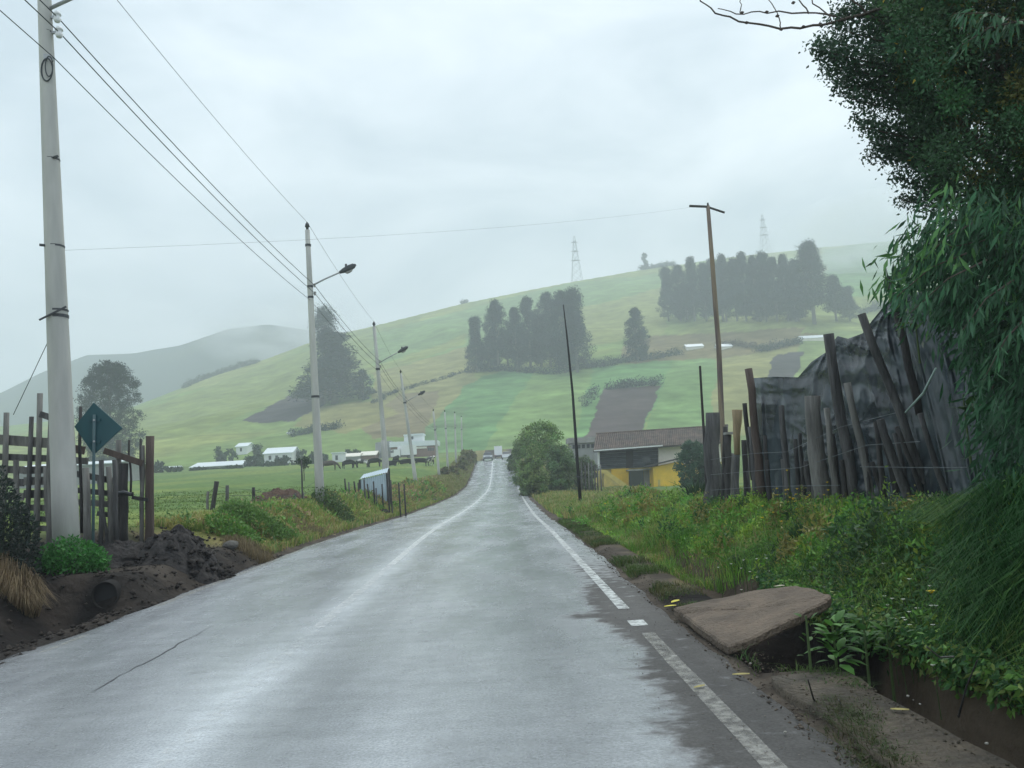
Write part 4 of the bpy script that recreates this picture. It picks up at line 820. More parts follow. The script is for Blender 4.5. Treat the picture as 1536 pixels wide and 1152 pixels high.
def truck(loc, rz, label, L=6.5, box=True):
    t = thing('truck', loc, label, 'truck', rz=rz)
    part(MB().box((0, -L / 2 + .85, 1.35), (2.0, 1.6, 1.7)), 'cab', m_vwhite, t); part(MB().box((0, -L / 2 + .03, 1.75), (1.75, .06, .6)), 'windscreen', m_glass, t)
    part(MB().box((0, .9, 1.95), (2.15, L - 2.0, 2.3)), 'cargo_box', m_vwhite, t); part(MB().box((0, 0, .62), (1.6, L - .3, .25)), 'chassis', m_dmetal, t)
    for s in (-1, 1):
        part(MB().box((s * .75, -L / 2 + .03, .85), (.3, .08, .2)), 'headlight', m_chrome, t); part(MB().box((s * .85, L / 2 - .1, .75), (.25, .06, .15)), 'tail_light', mat('tail_red', (.4, .02, .02), .4), t)
        for y in (-L / 2 + 1, L / 2 - 1.3): wheel(t, s * .88, y, .42, .28)
    return t
tk_ = truck(yz(748, 196), math.pi, 'white box truck driving away at the crest of the road', 6); tk_.scale = (.85, .9, .9)
g = ground_at(606, 200); truck(g, R(-60), 'white truck parked before the farm building doorway', 6)

# ------------------------------------------------------------------ cows
m_cowb = mat('black_hide', (.012, .011, .011), .9, .2, 2, spec=.1)
m_cow = bpy.data.materials.new('pied_hide'); m_cow.use_nodes = True; nt = m_cow.node_tree; tc = N(nt, 'ShaderNodeTexCoord'); n1 = N(nt, 'ShaderNodeTexNoise'); n1.inputs['Scale'].default_value = 1.5; n1.inputs['Detail'].default_value = 1
r1 = N(nt, 'ShaderNodeValToRGB'); r1.color_ramp.interpolation = 'CONSTANT'; r1.color_ramp.elements[0].color = (.022, .02, .02, 1); r1.color_ramp.elements[1].position = .56; r1.color_ramp.elements[1].color = (.6, .58, .54, 1)
oi = N(nt, 'ShaderNodeObjectInfo'); ad = N(nt, 'ShaderNodeVectorMath', operation='ADD'); link(nt, tc.outputs['Object'], ad.inputs[0]); link(nt, oi.outputs['Location'], ad.inputs[1]); link(nt, ad.outputs[0], n1.inputs['Vector']); link(nt, n1.outputs['Fac'], r1.inputs[0]); link(nt, r1.outputs[0], nt.nodes['Principled BSDF'].inputs['Base Color'])
m_cowbr = mat('brown_hide', (.075, .055, .045), .8, .2, 2)
def cow_mesh(name, graze=True, lying=False):
    V = [(0, .0, 1.05), (0, -.45, 1.08), (0, -.8, 1.1), (0, .45, 1.02), (0, .8, 1.08)]; E = [(0, 1), (1, 2), (0, 3), (3, 4)]; Rr = [(.36, .40), (.33, .38), (.24, .28), (.36, .40), (.27, .30)]
    def ch(start, pts, rr):
        p = start
        for q, r in zip(pts, rr): V.append(q); Rr.append((r, r) if not hasattr(r, '__len__') else r); E.append((p, len(V) - 1)); p = len(V) - 1
    if graze: ch(2, [(0, -1.1, .95), (0, -1.35, .6), (0, -1.5, .32), (0, -1.58, .12)], [.17, .13, .14, .09])
    else: ch(2, [(0, -1.05, 1.25), (0, -1.25, 1.4), (0, -1.5, 1.32), (0, -1.72, 1.18)], [.17, .14, .14, .09])
    for sx in (-1, 1):
        if lying:
            ch(2, [(sx * .2, -.75, .8), (sx * .3, -.95, .68), (sx * .3, -.6, .62)], [.12, .08, .06]); ch(4, [(sx * .28, .75, .8), (sx * .42, .45, .72), (sx * .4, .75, .66)], [.16, .1, .07])
        else:
            ch(2, [(sx * .18, -.78, .72), (sx * .18, -.80, .42), (sx * .18, -.78, .06)], [.12, .065, .06]); ch(4, [(sx * .2, .78, .78), (sx * .2, .92, .48), (sx * .2, .84, .06)], [.16, .07, .06])
    ch(4, [(0, 1.02, 1.12), (0, 1.1, .85), (0, 1.08, .5)], [.05, .03, .04])
    if lying: V = [(a, b, c - .6) for a, b, c in V]
    me = bpy.data.meshes.new(name); me.from_pydata(V, E, []); o = bpy.data.objects.new(name, me); col.objects.link(o)
    md = o.modifiers.new('skin', 'SKIN'); me.skin_vertices.new() if not me.skin_vertices else None
    sv = me.skin_vertices[0].data
    for i, r in enumerate(Rr): sv[i].radius = r
    sv[0].use_root = True; md.use_smooth_shade = True; o.modifiers.new('sub', 'SUBSURF').levels = 1; o.modifiers['sub'].render_levels = 1
    return o
def set_mat(o, m):
    if not o.data.materials: o.data.materials.append(m)
    o.material_slots[0].link = 'OBJECT'; o.material_slots[0].material = m
protos = {}
def cow(u_, D, kind, rz, m, label, grp=None):
    key = kind
    if key not in protos:
        body = cow_mesh('body', kind == 'graze', kind == 'lie'); body.data.materials.append(m); protos[key] = body; o = body
    else: o = protos[key].copy(); col.objects.link(o)
    t = thing('cow', ground_at(u_, D) , label, 'cow', grp, rz); o.parent = t; set_mat(o, m)
    hz = {'graze': (-1.42, .5, .52), 'stand': (-1.3, 1.42, 1.5), 'lie': (-1.3, .82, .9)}[kind]
    for s in (-1, 1): part(MB().add([(s * .1, hz[0], hz[2] - .02), (s * .28, hz[0] + .05, hz[2] - .03), (s * .12, hz[0] + .02, hz[2] - .1)], [(0, 1, 2), (2, 1, 0)]), 'ear', m, t)
    return t
cow(494, 118, 'graze', R(95), m_cowbr, 'dull brown cow grazing just right of the nearest lamp pole')
cow(523, 128, 'graze', R(70), m_cowb, 'black cow grazing with its head toward the pied pair', None)
cow(543, 130, 'graze', R(-100), m_cow, 'black and white cow of the overlapping grazing pair, rump toward the black cow')
cow(562, 127, 'graze', R(80), m_cowb, 'large black cow of the overlapping grazing pair')
cow(585, 128, 'lie', R(100), m_cowb, 'black cow lying down right of the twin poles')
cow(594, 134, 'stand', R(170), m_cowb, 'black cow standing with rump to the farm building')
cow(608, 133, 'lie', R(90), m_cowb, 'black cow lying in front of the white parked truck')
cow(632, 134, 'lie', R(-90), m_cowb, 'small black cow lying near the standing pied cow')
cow(645, 118, 'stand', R(30), m_cow, 'black and white cow standing before the brick wall')
# ------------------------------------------------------------------ trees and shrubs
def crown_pts(n_cl, per, prof, height, base_frac, seed, spread):
    """clumps inside an envelope prof(t)->radius, t in 0..1 of the crown; returns points, directions, clump index"""
    g = np.random.default_rng(seed); t = g.random(n_cl) ** .9; a = g.random(n_cl) * 2 * math.pi; r = np.sqrt(g.random(n_cl)) * .95
    rad = np.array([prof(q) for q in t]); ctr = np.stack([np.cos(a) * r * rad, np.sin(a) * r * rad, (base_frac + (1 - base_frac) * t) * height], 1)
    s = spread * (.6 + .8 * g.random(n_cl)); idx = np.repeat(np.arange(n_cl), per)
    d = unit(g.normal(size=(len(idx), 3))); rr = g.random(len(idx))[:, None] ** .6
    return ctr, ctr[idx] + d * rr * s[idx][:, None] * np.array([1, 1, .75]), d, idx
def make_tree(base, height, prof, label, cat='tree', group=None, colr=(.05, .075, .04), n_cl=60, per=40, leaf=.5, spread=None, bf=.15, seed=0, name='tree', trunk=True, r_trunk=None, m=None, limbs=7):
    spread = spread or height * .09; t = thing(name, base, label, cat, group)
    ctr, pts, d, idx = crown_pts(n_cl, per, prof, height, bf, seed, spread); g = np.random.default_rng(seed + 1)
    base = np.array(base); dirs = d + g.normal(size=d.shape) * .6 + np.array([0, 0, -.15])
    cc = np.asarray(colr) * (1 + .35 * (g.random((n_cl, 1)) * 2 - 1)) * (1 + .12 * (g.random((n_cl, 3)) * 2 - 1)); cl = cc[idx] * (1 + .25 * (g.random((len(idx), 1)) * 2 - 1))
    L = leaf * (.6 + .8 * g.random(len(idx))); V, Fc, C = leaves(pts + base, dirs, L, L * .55, cl)
    mesh_np('crown', V, Fc, C, m or m_farleaf, t)
    if trunk:
        r0 = r_trunk or height * .018; mb = MB(); b = Vector(base); top = b + UP * height * (bf + (1 - bf) * .8)
        mb.tube([b - UP * .5, b + UP * height * .25 + Vector((random.uniform(-.2, .2) * r0 * 4, 0, 0)), b.lerp(top, .6), top], [r0 * 1.3, r0, r0 * .6, r0 * .2], 7)
        for k in g.choice(n_cl, min(limbs, n_cl), replace=False):
            q = Vector(base + ctr[k]); s = b + UP * max(height * .1, (q.z - b.z) * .6); mb.tube([s, s.lerp(q, .5) + UP * .05 * height, q], [r0 * .5, r0 * .35, r0 * .1], 5)
        mb.build('trunk', m_tbark if height > 15 else m_bark, t, True)
    return t
PROTO = {}
def px_tree(u, vt, vb, wpx, D=None, proto=None, **kw):
    """tree from its photo silhouette; stands on the ground under column u at depth D"""
    fromG = D is None or D > 232; g = G(u, vb, 150) if fromG else ground_at(u, D)
    D = g.y; vg = float(project(np.array([tuple(g)]))[1][0]); h = vg - vt; h = h * D / F; w_ = wpx * D / F / 2
    shape = kw.pop('shape', 'oval')
    if proto is not None:                     # far trees share a few crown meshes; each is its own scaled copy
        key = (shape, proto); rz = random.uniform(0, 6.28)
        if key not in PROTO:
            f0 = {'oval': lambda t: 5 * max(.12, math.sin(math.pi * (t * .88 + .12)) ** .8), 'cone': lambda t: 5 * (1 - t * .85), 'euc': lambda t: 5 * (.68 + .32 * math.sin(t * 8 + proto * 2)) * math.sqrt(max(.03, 1 - t ** 3))}[shape]
            o = make_tree((0, 0, 0), 20, f0, kw['label'], colr=kw['colr'], n_cl=190, per=120, leaf=.36, spread=1.35, seed=300 + proto * 7 + len(shape), bf=(.1, .22)[proto % 2], limbs=12); PROTO[key] = o
        else: o = copy_tree(PROTO[key])
        o.location = tuple(g); o.rotation_euler = (0, 0, rz); o.scale = (w_ / 5, w_ / 5, h / 20); tag(o, kw['label'], 'tree', kw.get('group')); return o
    pf = {'oval': lambda t: w_ * max(.12, math.sin(math.pi * (t * .85 + .12))) , 'cone': lambda t: w_ * (1 - t * .88), 'euc': lambda t: w_ * (.62 + .4 * math.sin(t * 8 + u)) * (1 - .55 * t ** 2), 'round': lambda t: w_ * math.sqrt(max(.05, 1 - (t * 1.7 - .75) ** 2))}[shape]
    return make_tree(tuple(g), h, pf, kw.pop('label'), **kw)
FC = (.030, .052, .050)  # far foliage, with the blue of the haze mixed into the leaf colour
gr = 'eucalyptus trees of the left hillside grove'
for i, (u_, vt, w_) in enumerate([(716, 474, 36), (748, 450, 42), (776, 462, 44), (796, 446, 48), (826, 440, 48), (848, 436, 50), (866, 430, 56), (762, 500, 40), (812, 490, 50), (735, 505, 46), (840, 500, 60)]):
    px_tree(u_, vt, 556 + random.uniform(-8, 6), w_, D=340 + 14 * (i % 3) - (10 if vt > 480 else 0), shape=('euc', 'oval')[i % 2], label='dark bushy tree in the hillside grove above the ploughed plot', group=gr, colr=FC, proto=i % 3)
gr = 'trees of the long row below the ridge'
for i, (u_, vt, w_) in enumerate([(1003, 398, 32), (1022, 396, 36), (1042, 384, 36), (1060, 392, 38), (1074, 386, 36), (1090, 380, 36), (1106, 384, 36), (1120, 376, 34), (1136, 382, 36), (1150, 374, 36), (1166, 384, 36), (1182, 380, 36), (1198, 386, 38), (1030, 425, 50), (1085, 420, 50), (1140, 425, 50), (1195, 430, 50), (1255, 412, 44), (1275, 428, 34)]):
    px_tree(u_, vt, 482, w_, D=412 + 12 * (i % 3), shape=('euc', 'oval', 'cone')[i % 3], label='dark misty tree of the long hillside row below the ridge', group=gr, colr=FC, proto=(i * 2) % 3)
px_tree(1222, 360, 486, 70, D=410, shape='cone', label='tallest pointed conifer at the right end of the hillside row', colr=(.03, .05, .04), proto=1)
px_tree(957, 462, 542, 42, D=345, shape='oval', label='lone misty tree between the hillside grove and the tree row', colr=FC, proto=0)
px_tree(968, 381, 403, 16, D=725, shape='cone', label='small solitary tree standing on the bare skyline', colr=FC, n_cl=24, per=30, leaf=1.6, seed=93, bf=.1)
px_tree(166, 546, 650, 96, D=205, shape='round', label='broad rounded tree far behind the diamond road sign', colr=(.04, .06, .05), n_cl=520, per=90, leaf=.34, seed=94, bf=.1, spread=1.1)
px_tree(502, 500, 605, 130, D=268, shape='cone', label='wide dark conifer with ragged top behind the lamp pole', colr=FC, proto=0)
px_tree(490, 462, 605, 30, D=266, shape='oval', label='slim tree whose tufted top pokes above the wide conifer', colr=FC, n_cl=70, per=90, leaf=.6, seed=96, bf=.68)
px_tree(545, 555, 600, 30, D=272, shape='oval', label='low bushy tree at the right foot of the wide conifer', colr=FC, n_cl=34, per=36, leaf=.8, seed=97, bf=.03)
# hedges and scattered shrubs on the hill
def hedge(px, label, h=3.0, n=40, leaf=1.0, colr=FC, name='hedge', w_=1.5):
    ps = [G(a, b, 150) for a, b in px]; A = np.array([tuple(p) for p in ps]); seg = np.linspace(0, len(ps) - 1, n * 2); g = np.random.default_rng(int(px[0][0] * 7 + px[0][1]))
    n = n * 2; X = np.interp(seg, range(len(ps)), A[:, 0]) + g.normal(size=n) * w_ * .5; Y = np.interp(seg, range(len(ps)), A[:, 1]) + g.normal(size=n) * w_ * .5; Zg = Z(X, Y); hh = h * (.4 + .8 * g.random(n))
    per = 60; leaf = leaf * .62; idx = np.repeat(np.arange(n), per); d = unit(g.normal(size=(n * per, 3))); ctr = np.stack([X, Y, Zg + hh * .5], 1)
    pts = ctr[idx] + d * (g.random((n * per, 1)) ** .4) * np.stack([hh * .6 + .4, hh * .6 + .4, hh * .55], 1)[idx]
    cl = np.asarray(colr) * (1 + .3 * (g.random((n, 1)) * 2 - 1))[idx] * (1 + .2 * (g.random((n * per, 1)) * 2 - 1)); L = leaf * (.6 + .8 * g.random(n * per))
    V, Fc, C = leaves(pts, d + g.normal(size=d.shape) * .6, L, L * .6, cl); return tag(mesh_np(name, V, Fc, C, m_farleaf), label, 'hedge')
hedge([(275, 583), (310, 567), (350, 554), (385, 545)], 'bumpy hedge line along the left skyline of the big hill', 4, 34, 1.3)
hedge([(880, 552), (915, 549), (960, 540), (1020, 532)], 'dark hedge between the upper and lower hillside fields', 3.4, 44, .9)
hedge([(915, 584), (950, 580), (990, 577)], 'scrub hedge along the top of the brown ploughed plot', 3, 26, .8)
hedge([(700, 560), (760, 556), (830, 562), (880, 552)], 'low dark scrub at the foot of the hillside grove', 3, 44, .9)
hedge([(880, 610), (886, 596), (893, 588)], 'small bushes on the left edge of the ploughed plot', 2.4, 8, .7)
hedge([(1135, 528), (1165, 524), (1200, 515)], 'dark hedge beside the upper ploughed strip', 3, 22, .9)
hedge([(962, 402), (990, 399), (1010, 396)], 'hedge on the skyline left of the tree row', 4, 24, 1.5)
hedge([(440, 655), (470, 648), (510, 642)], 'scrub line across the grass slope above the village', 2.2, 18, .8)
hedge([(1080, 520), (1105, 518), (1130, 522)], 'brown scrub beside the hillside huts', 2.5, 18, .8, (.08, .06, .045))
hedge([(1290, 470), (1330, 462), (1370, 452)], 'misty hedge below the ridge at the right', 4, 24, 1.2)
hedge([(690, 430), (700, 425)], 'small clump of scrub high on the hill skyline', 3, 5, 1.2)
hedge([(560, 605), (590, 590), (640, 575), (700, 558)], 'thin scrub line rising across the hill toward the grove', 1.6, 26, .7)
# village bushes
vb = 'bushes along the far edge of the pasture'
for i, (u_, vt, w_, D) in enumerate([(235, 694, 30, 190), (262, 702, 34, 190), (300, 703, 30, 195), (326, 705, 34, 195), (352, 700, 26, 190), (376, 686, 22, 205), (388, 682, 18, 205), (405, 694, 30, 195), (425, 686, 28, 195), (450, 690, 30, 195), (473, 680, 18, 195), (345, 676, 26, 228), (385, 668, 24, 228), (330, 672, 22, 228), (452, 676, 26, 225), (480, 682, 26, 210), (535, 676, 16, 215), (522, 676, 14, 215)]):
    px_tree(u_, vt, 720, w_, D=D, shape='round', label='rounded green bush along the far edge of the pasture', cat='bush', name='bush', group=vb, colr=(.045, .075, .045), n_cl=26, per=26, leaf=.55, seed=130 + i, bf=.0, limbs=2)
px_tree(456, 684, 725, 20, D=70, shape='round', label='thin sapling with small round top in the pasture', colr=(.05, .08, .045), n_cl=12, per=24, leaf=.22, seed=160, bf=.55)
# olive shrubs lining the far left verge
for i, (u_, vt, w_, D) in enumerate([(698, 676, 22, 130), (706, 676, 18, 138), (693, 686, 18, 120), (711, 680, 10, 146), (681, 700, 16, 106), (640, 690, 18, 140), (668, 702, 16, 100)]):
    px_tree(u_, vt, 720, w_, D=D, shape='round', label='olive brown shrub on the left verge near the road crest', cat='shrub', name='shrub', group='olive shrubs near the crest', colr=(.21, .21, .10), n_cl=40, per=44, leaf=.22, seed=170 + i, bf=.0, limbs=2)
# right hand shrubs
for i, (u_, vt, w_, D, cl, lb) in enumerate([(815, 638, 80, 76, (.21, .31, .11), 'tall leafy green tree by the roadside left of the yellow house'), (786, 662, 40, 95, (.18, .27, .11), 'rounded green bush at the road edge below the crest'), (842, 672, 60, 72, (.14, .22, .10), 'dense green bush between the roadside tree and black leaning pole'), (800, 690, 46, 66, (.19, .26, .105), 'low green bush in front of the roadside tree'), (878, 688, 44, 80, (.16, .21, .13), 'grey green thicket just left of the yellow house'), (772, 682, 22, 125, (.06, .1, .05), 'small dark bush beside the far road crest'),
                                                  (1042, 664, 52, 72, (.05, .12, .07), 'dark green bush covering the right end of the yellow house'), (1065, 690, 40, 60, (.04, .08, .05), 'dark bush close behind the tall stump of the stake fence')]):
    px_tree(u_, vt, 740, w_, D=D, shape='round', label=lb, cat='tree' if i == 0 else 'bush', name='tree' if i == 0 else 'bush', colr=cl, n_cl=130 if i == 0 else 110, per=80, leaf=.19, seed=190 + i, bf=.0 if i else .12, m=m_leaf, limbs=8)
# grey stakes left of the house
sf = thing('stake_fence', ground_at(890, 70), 'thin grey stakes in the thicket left of the yellow house', 'fence')
for u_ in (873, 879, 884, 889, 893, 897, 902): g = ground_at(u_, 70); stick('stake', sf, g - UP * .2, P(u_ - 1.5, 698 + random.uniform(-6, 6), 70), .06, .05, (m_woodp, m_wood)[u_ % 2], 5, 2)
rp = thing('marker_post', ground_at(786, 70), 'slim pale post in the right verge below the roadside tree', 'post'); stick('shaft', rp, rp.location - UP * .2, P(784, 688, 70), .1, .09, m_woodt, 6, 2)

# ------------------------------------------------------------------ near tree on the right
nt_base = Vector((6.6, 8.6, gz(6.6, 8.6))); nt = thing('tree', nt_base, 'large dark leafy tree overhanging the right bank and stake fence', 'tree')
def sample_poly(poly, n, D0, D1, g):
    us = [p[0] for p in poly]; vs = [p[1] for p in poly]; out = []
    while len(out) < n:
        a = g.uniform(min(us), max(us), 4000); b = g.uniform(min(vs), max(vs), 4000); k = inpoly(a, b, poly)
        for q, r in zip(a[k], b[k]): out.append((q, r, g.uniform(D0, D1)))
    return np.array(out[:n])
g = np.random.default_rng(5)
cr1 = [(1360, -140), (1325, 0), (1330, 60), (1345, 120), (1362, 165), (1380, 210), (1395, 250), (1410, 300), (1435, 330), (1500, 400), (1760, 420), (1760, -140)]
S = sample_poly(cr1, 950, 7.2, 10.2, g); ctr = np.array([tuple(P(*s)) for s in S]); nC = len(ctr)
per = 210; idx = np.repeat(np.arange(nC), per); d = unit(g.normal(size=(len(idx), 3))); sp = (.12 + .16 * g.random(nC))[idx][:, None]
pts = ctr[idx] + d * (g.random((len(idx), 1)) ** .5) * sp
cc = np.array([.042, .105, .042]) * (1 + .4 * (g.random((nC, 1)) * 2 - 1)) * (1 + .15 * (g.random((nC, 3)) * 2 - 1)); olive = g.random(nC) < .10; cc[olive] = np.array([.10, .11, .025])
cl = cc[idx] * (1 + .3 * (g.random((len(idx), 1)) * 2 - 1)); ye = g.random(len(idx)) < .006; cl[ye] = (.42, .32, .04)
L = .046 * (.7 + .7 * g.random(len(idx))); V, Fc, C = leaves(pts, d + g.normal(size=d.shape) * .7, L, L * .5, cl)
# outer twigs with sparse leaves on the sky side
tw = MB(); tips = []
for (u0, v0, u1, v1) in [(1345, 10, 1262, 20), (1350, 85, 1222, 66), (1356, 100, 1236, 110), (1372, 150, 1266, 140), (1385, 200, 1292, 190), (1395, 240, 1318, 216), (1345, 50, 1250, 20), (1345, 40, 1268, 5), (1350, 70, 1232, 62), (1340, 90, 1215, 72), (1350, 110, 1240, 96), (1360, 140, 1262, 118), (1370, 160, 1275, 148), (1380, 190, 1280, 176), (1390, 215, 1308, 200), (1400, 250, 1330, 225), (1400, 270, 1310, 212), (1420, 300, 1340, 262), (1330, 20, 1290, -30), (1350, 60, 1245, 40), (1360, 120, 1250, 130), (1400, 230, 1300, 235), (1370, 100, 1230, 84), (1400, 300, 1352, 300)]:
    D = g.uniform(7.8, 9.2); a, b = P(u0 + 40, v0 + 10, D), P(u1, v1, D - .2); tw.tube([a, a.lerp(b, .5) - UP * .04, b], [.014, .009, .004], 5)
    for s in np.linspace(.25, 1.0, 46): 
        q = a.lerp(b, s); tips += [(tuple(q + Vector(g.normal(size=3)) * (.11 - .06 * s))) for _ in range(13)]
tips = np.array(tips); L2 = .045 * (.7 + .6 * g.random(len(tips))); V2, F2, C2 = leaves(tips, g.normal(size=tips.shape), L2, L2 * .5, tint(len(tips), (.035, .08, .042)))
mesh_np('crown', np.concatenate([V, V2]), np.concatenate([Fc, F2 + len(V)]), np.concatenate([C, C2]), m_leaf, nt)
tag(tw.build('twigs', m_bark, nt, True), kind='stuff')
tk = MB(); b = nt_base
tk.tube([b - UP * .4, b + Vector((-.1, .1, 1.2)), b + Vector((-.25, .1, 2.6)), b + Vector((-.2, 0, 4.2))], [.24, .19, .15, .08], 10, jit=.1)
for k in g.choice(nC, 34, replace=False):
    q = Vector(ctr[k]); s = b + Vector((-.2, .1, min(3.8, max(1.0, (q.z - b.z) * .55)))); tk.tube([s, s.lerp(q, .5) + Vector((0, 0, .12)), q], [.055, .035, .012], 6)
tk.build('trunk', m_bark, nt, True)
# drooping lance-leaved growth under it
cr2 = [(1440, 300), (1395, 325), (1352, 415), (1345, 440), (1375, 462), (1435, 480), (1462, 540), (1485, 600), (1492, 700), (1500, 770), (1760, 800), (1760, 330)]
S = sample_poly(cr2, 900, 6.3, 8.9, g); ctr = np.array([tuple(P(*s)) for s in S]); per = 26; idx = np.repeat(np.arange(len(ctr)), per)
pts = ctr[idx] + g.normal(size=(len(idx), 3)) * np.array([.12, .12, .12]); dirs = np.array([-.45, -.2, -.85]) + g.normal(size=pts.shape) * .38
cc = np.array([.030, .10, .042]) * (1 + .55 * (g.random((len(ctr), 1)) * 2 - 1)); lg = (S[:, 1] < 500) & (g.random(len(ctr)) < .12); cc[lg] = (.08, .20, .055); cl = cc[idx] * (1 + .3 * (g.random((len(idx), 1)) * 2 - 1))
L = .155 * (.6 + .7 * g.random(len(idx))); V, Fc, C = leaves(pts, dirs, L, L * .17, cl)
wl = thing('weeping_shrub', (5.2, 7.4, gz(5.2, 7.4)), 'drooping narrow-leaved dark growth hanging beneath the large tree', 'shrub'); mesh_np('foliage', V, Fc, C, m_leaf, wl)
st = MB()
for k in range(26):
    q = Vector(ctr[k]); b = Vector((5.3 + g.normal() * .3, 7.6 + g.normal() * .3, 0)); b.z = gz(b.x, b.y) - .1; h_ = q + Vector((.25, .2, .35)); st.tube([b, b.lerp(h_, .6) + Vector((.1, 0, .35)), h_, q], [.03, .022, .012, .005], 5)
tag(st.build('stems', m_bark, wl, True), kind='stuff')
# frond tips that reach left over the fence
fr = thing('weeping_branch', P(1400, 380, 6.9), 'spray of long drooping leaves hanging in front of the tarp corner', 'branch')
fm = MB(); fp_ = []; fd = []
for (u0, v0, u1, v1, D) in [(1470, 330, 1375, 400, 6.6), (1450, 380, 1345, 445, 6.5), (1480, 390, 1365, 470, 6.3), (1440, 330, 1385, 350, 6.9), (1520, 420, 1440, 500, 6.2), (1545, 470, 1475, 570, 6.1), (1480, 360, 1345, 408, 6.8), (1540, 40, 1430, 20, 6.4), (1536, 30, 1432, 75, 6.4)]:
    a, b = P(u0, v0, D), P(u1, v1, D - .1); fm.tube([a, a.lerp(b, .5) + UP * .06, b], [.009, .006, .003], 5)
    for s in np.linspace(.1, 1, 46): fp_.append(tuple(a.lerp(b, s) + UP * .06 * (1 - (2 * s - 1) ** 2) + Vector(g.normal(size=3)) * .02)); fd.append(tuple((b - a).normalized() * .5 + Vector((0, 0, -.85)) + Vector(g.normal(size=3)) * .35))
fp_ = np.array(fp_); L = .15 * (.7 + .6 * g.random(len(fp_))); V, Fc, C = leaves(fp_, np.array(fd), L, L * .16, tint(len(fp_), (.05, .14, .065)))
mesh_np('leaves', V, Fc, C, m_leaf, fr); tag(fm.build('stems', m_bark, fr, True), kind='stuff')
# bare branch across the top
bb = thing('bare_branch', P(1260, 40, 8.0), 'bare leafless twig reaching out against the sky at the tree top', 'branch'); D = 8.0; bm_ = MB()
for pts_, r0, r1 in (([(1330, 10), (1270, 28), (1225, 38), (1172, 44), (1120, 34), (1078, 22), (1054, 2), (1040, -25)], .016, .005), ([(1172, 44), (1166, 20), (1150, -5)], .007, .004), ([(1270, 30), (1215, 18), (1150, 18), (1110, 20), (1075, 12)], .010, .004), ([(1215, 20), (1190, -8), (1180, -40)], .008, .004), ([(1250, 32), (1220, 5), (1205, -30)], .008, .005), ([(1112, 19), (1112, -5), (1100, -30)], .005, .003), ([(1330, 40), (1290, 10), (1240, -30)], .012, .008)):
    pts_ = [tuple(np.interp(s, range(len(pts_)), [q[k] for q in pts_]) + random.uniform(-2.2, 2.2) for k in (0, 1)) for s in np.linspace(0, len(pts_) - 1, 3 * len(pts_))]; n = len(pts_); bm_.tube([P(a, b, D + .1 * math.sin(a / 30)) for a, b in pts_], [r0 + (r1 - r0) * i / (n - 1) for i in range(n)], 6, jit=.25)
for (a, b) in ((1172, 44), (1150, 18), (1190, 4), (1166, 24), (1120, 34), (1230, 36), (1205, 40), (1113, 19)): bm_.tube([P(a - 3, b + 1, D), P(a, b, D), P(a + 3, b - 1, D)], [.004, .018, .004], 6)
tag(bm_.build('twigs', m_bark, bb, True), kind='stuff')

# ------------------------------------------------------------------ grasses and weeds
GR = {}
def grass_zone(name, label, n, sampler, hmin, hmax, cols, wd=.012, lean=.35, bias=(0, 0), droop=.3, cat='grass'):
    X, Y = sampler(n); keep = np.isfinite(X); X, Y = X[keep], Y[keep]; n = len(X); B = np.stack([X, Y, Z(X, Y) - .03], 1)
    clump = fbm(X * 1.3 + 7, Y * 1.3); sel = np.clip(((clump - .3) / .35) + rng.normal(size=n) * .18, 0, .999); ci = (sel * len(cols)).astype(int); cl = np.array(cols)[ci] * (1 + .3 * (rng.random((n, 1)) * 2 - 1))
    h = (hmin + (hmax - hmin) * np.clip(fbm(X * .7 + 31, Y * .7) * 1.5 - .25 + rng.normal(size=n) * .12, 0, 1)); ln = rng.normal(size=(n, 3)) * lean; ln[:, 2] = 0; ln[:, 0] += bias[0]; ln[:, 1] += bias[1]; ln[:, 0] += (fbm(X * 1.9 + 3, Y * 1.9) - .47) * 1.6; ln[:, 1] += (fbm(X * 1.9 + 53, Y * 1.9) - .47) * 1.6
    dist = np.hypot(X, Y); V, Fc, C = blades(B, ln, h, np.maximum(wd, wd * dist / 14) * (.7 + .6 * rng.random(n)), cl, droop)
    return tag(mesh_np(name, V, Fc, C, m_grass), label, cat, kind='stuff')
def zone(lo, hi, y0, y1, p=1.6):
    def f(n):
        Y = y0 + (y1 - y0) * rng.random(n) ** p; a, b = lo(Y), hi(Y); X = a + (b - a) * rng.random(n); return X, Y
    return f
RB = [(.14, .31, .05), (.22, .38, .06), (.10, .24, .05), (.28, .36, .075), (.36, .31, .13), (.17, .32, .06)]
grass_zone('verge_grass', 'mixed weedy grass on the right bank below the stake fence', 90000, zone(lambda Y: xoff(Y) + XR + np.interp(Y, [6, 10.5, 13, 18, 30, 60], [2.0, 1.95, 1.5, 1.15, .95, .9]), lambda Y: xoff(Y) + np.interp(Y, [6, 18, 40, 90], [6.3, 6.2, 9, 14]), 8.2, 45, 1.35), .12, .42, RB, .010, .45)
grass_zone('verge_grass', 'olive and straw grass along the far right verge', 42000, zone(lambda Y: xoff(Y) + XR + .75, lambda Y: xoff(Y) + np.interp(Y, [40, 140], [10, 16]), 26, 140, 1.3), .2, .6, [(.21, .28, .07), (.31, .30, .10), (.38, .32, .15), (.25, .28, .09), (.17, .25, .075)], .012, .35)
grass_zone('ditch_grass', 'short tufts creeping over the concrete ditch lip', 16000, lambda n: ((lambda Y: (xoff(Y) + XR + .5 + .5 * np.abs(rng.normal(size=n)) * .7 + np.where(vnoise(Y * 1.5, 0 * Y + 2) > .32, 0, 50 * np.nan), Y))(rng.uniform(8.8, 26, n))), .05, .2, [(.08, .14, .03), (.06, .11, .03), (.12, .13, .05)], .008, .6)
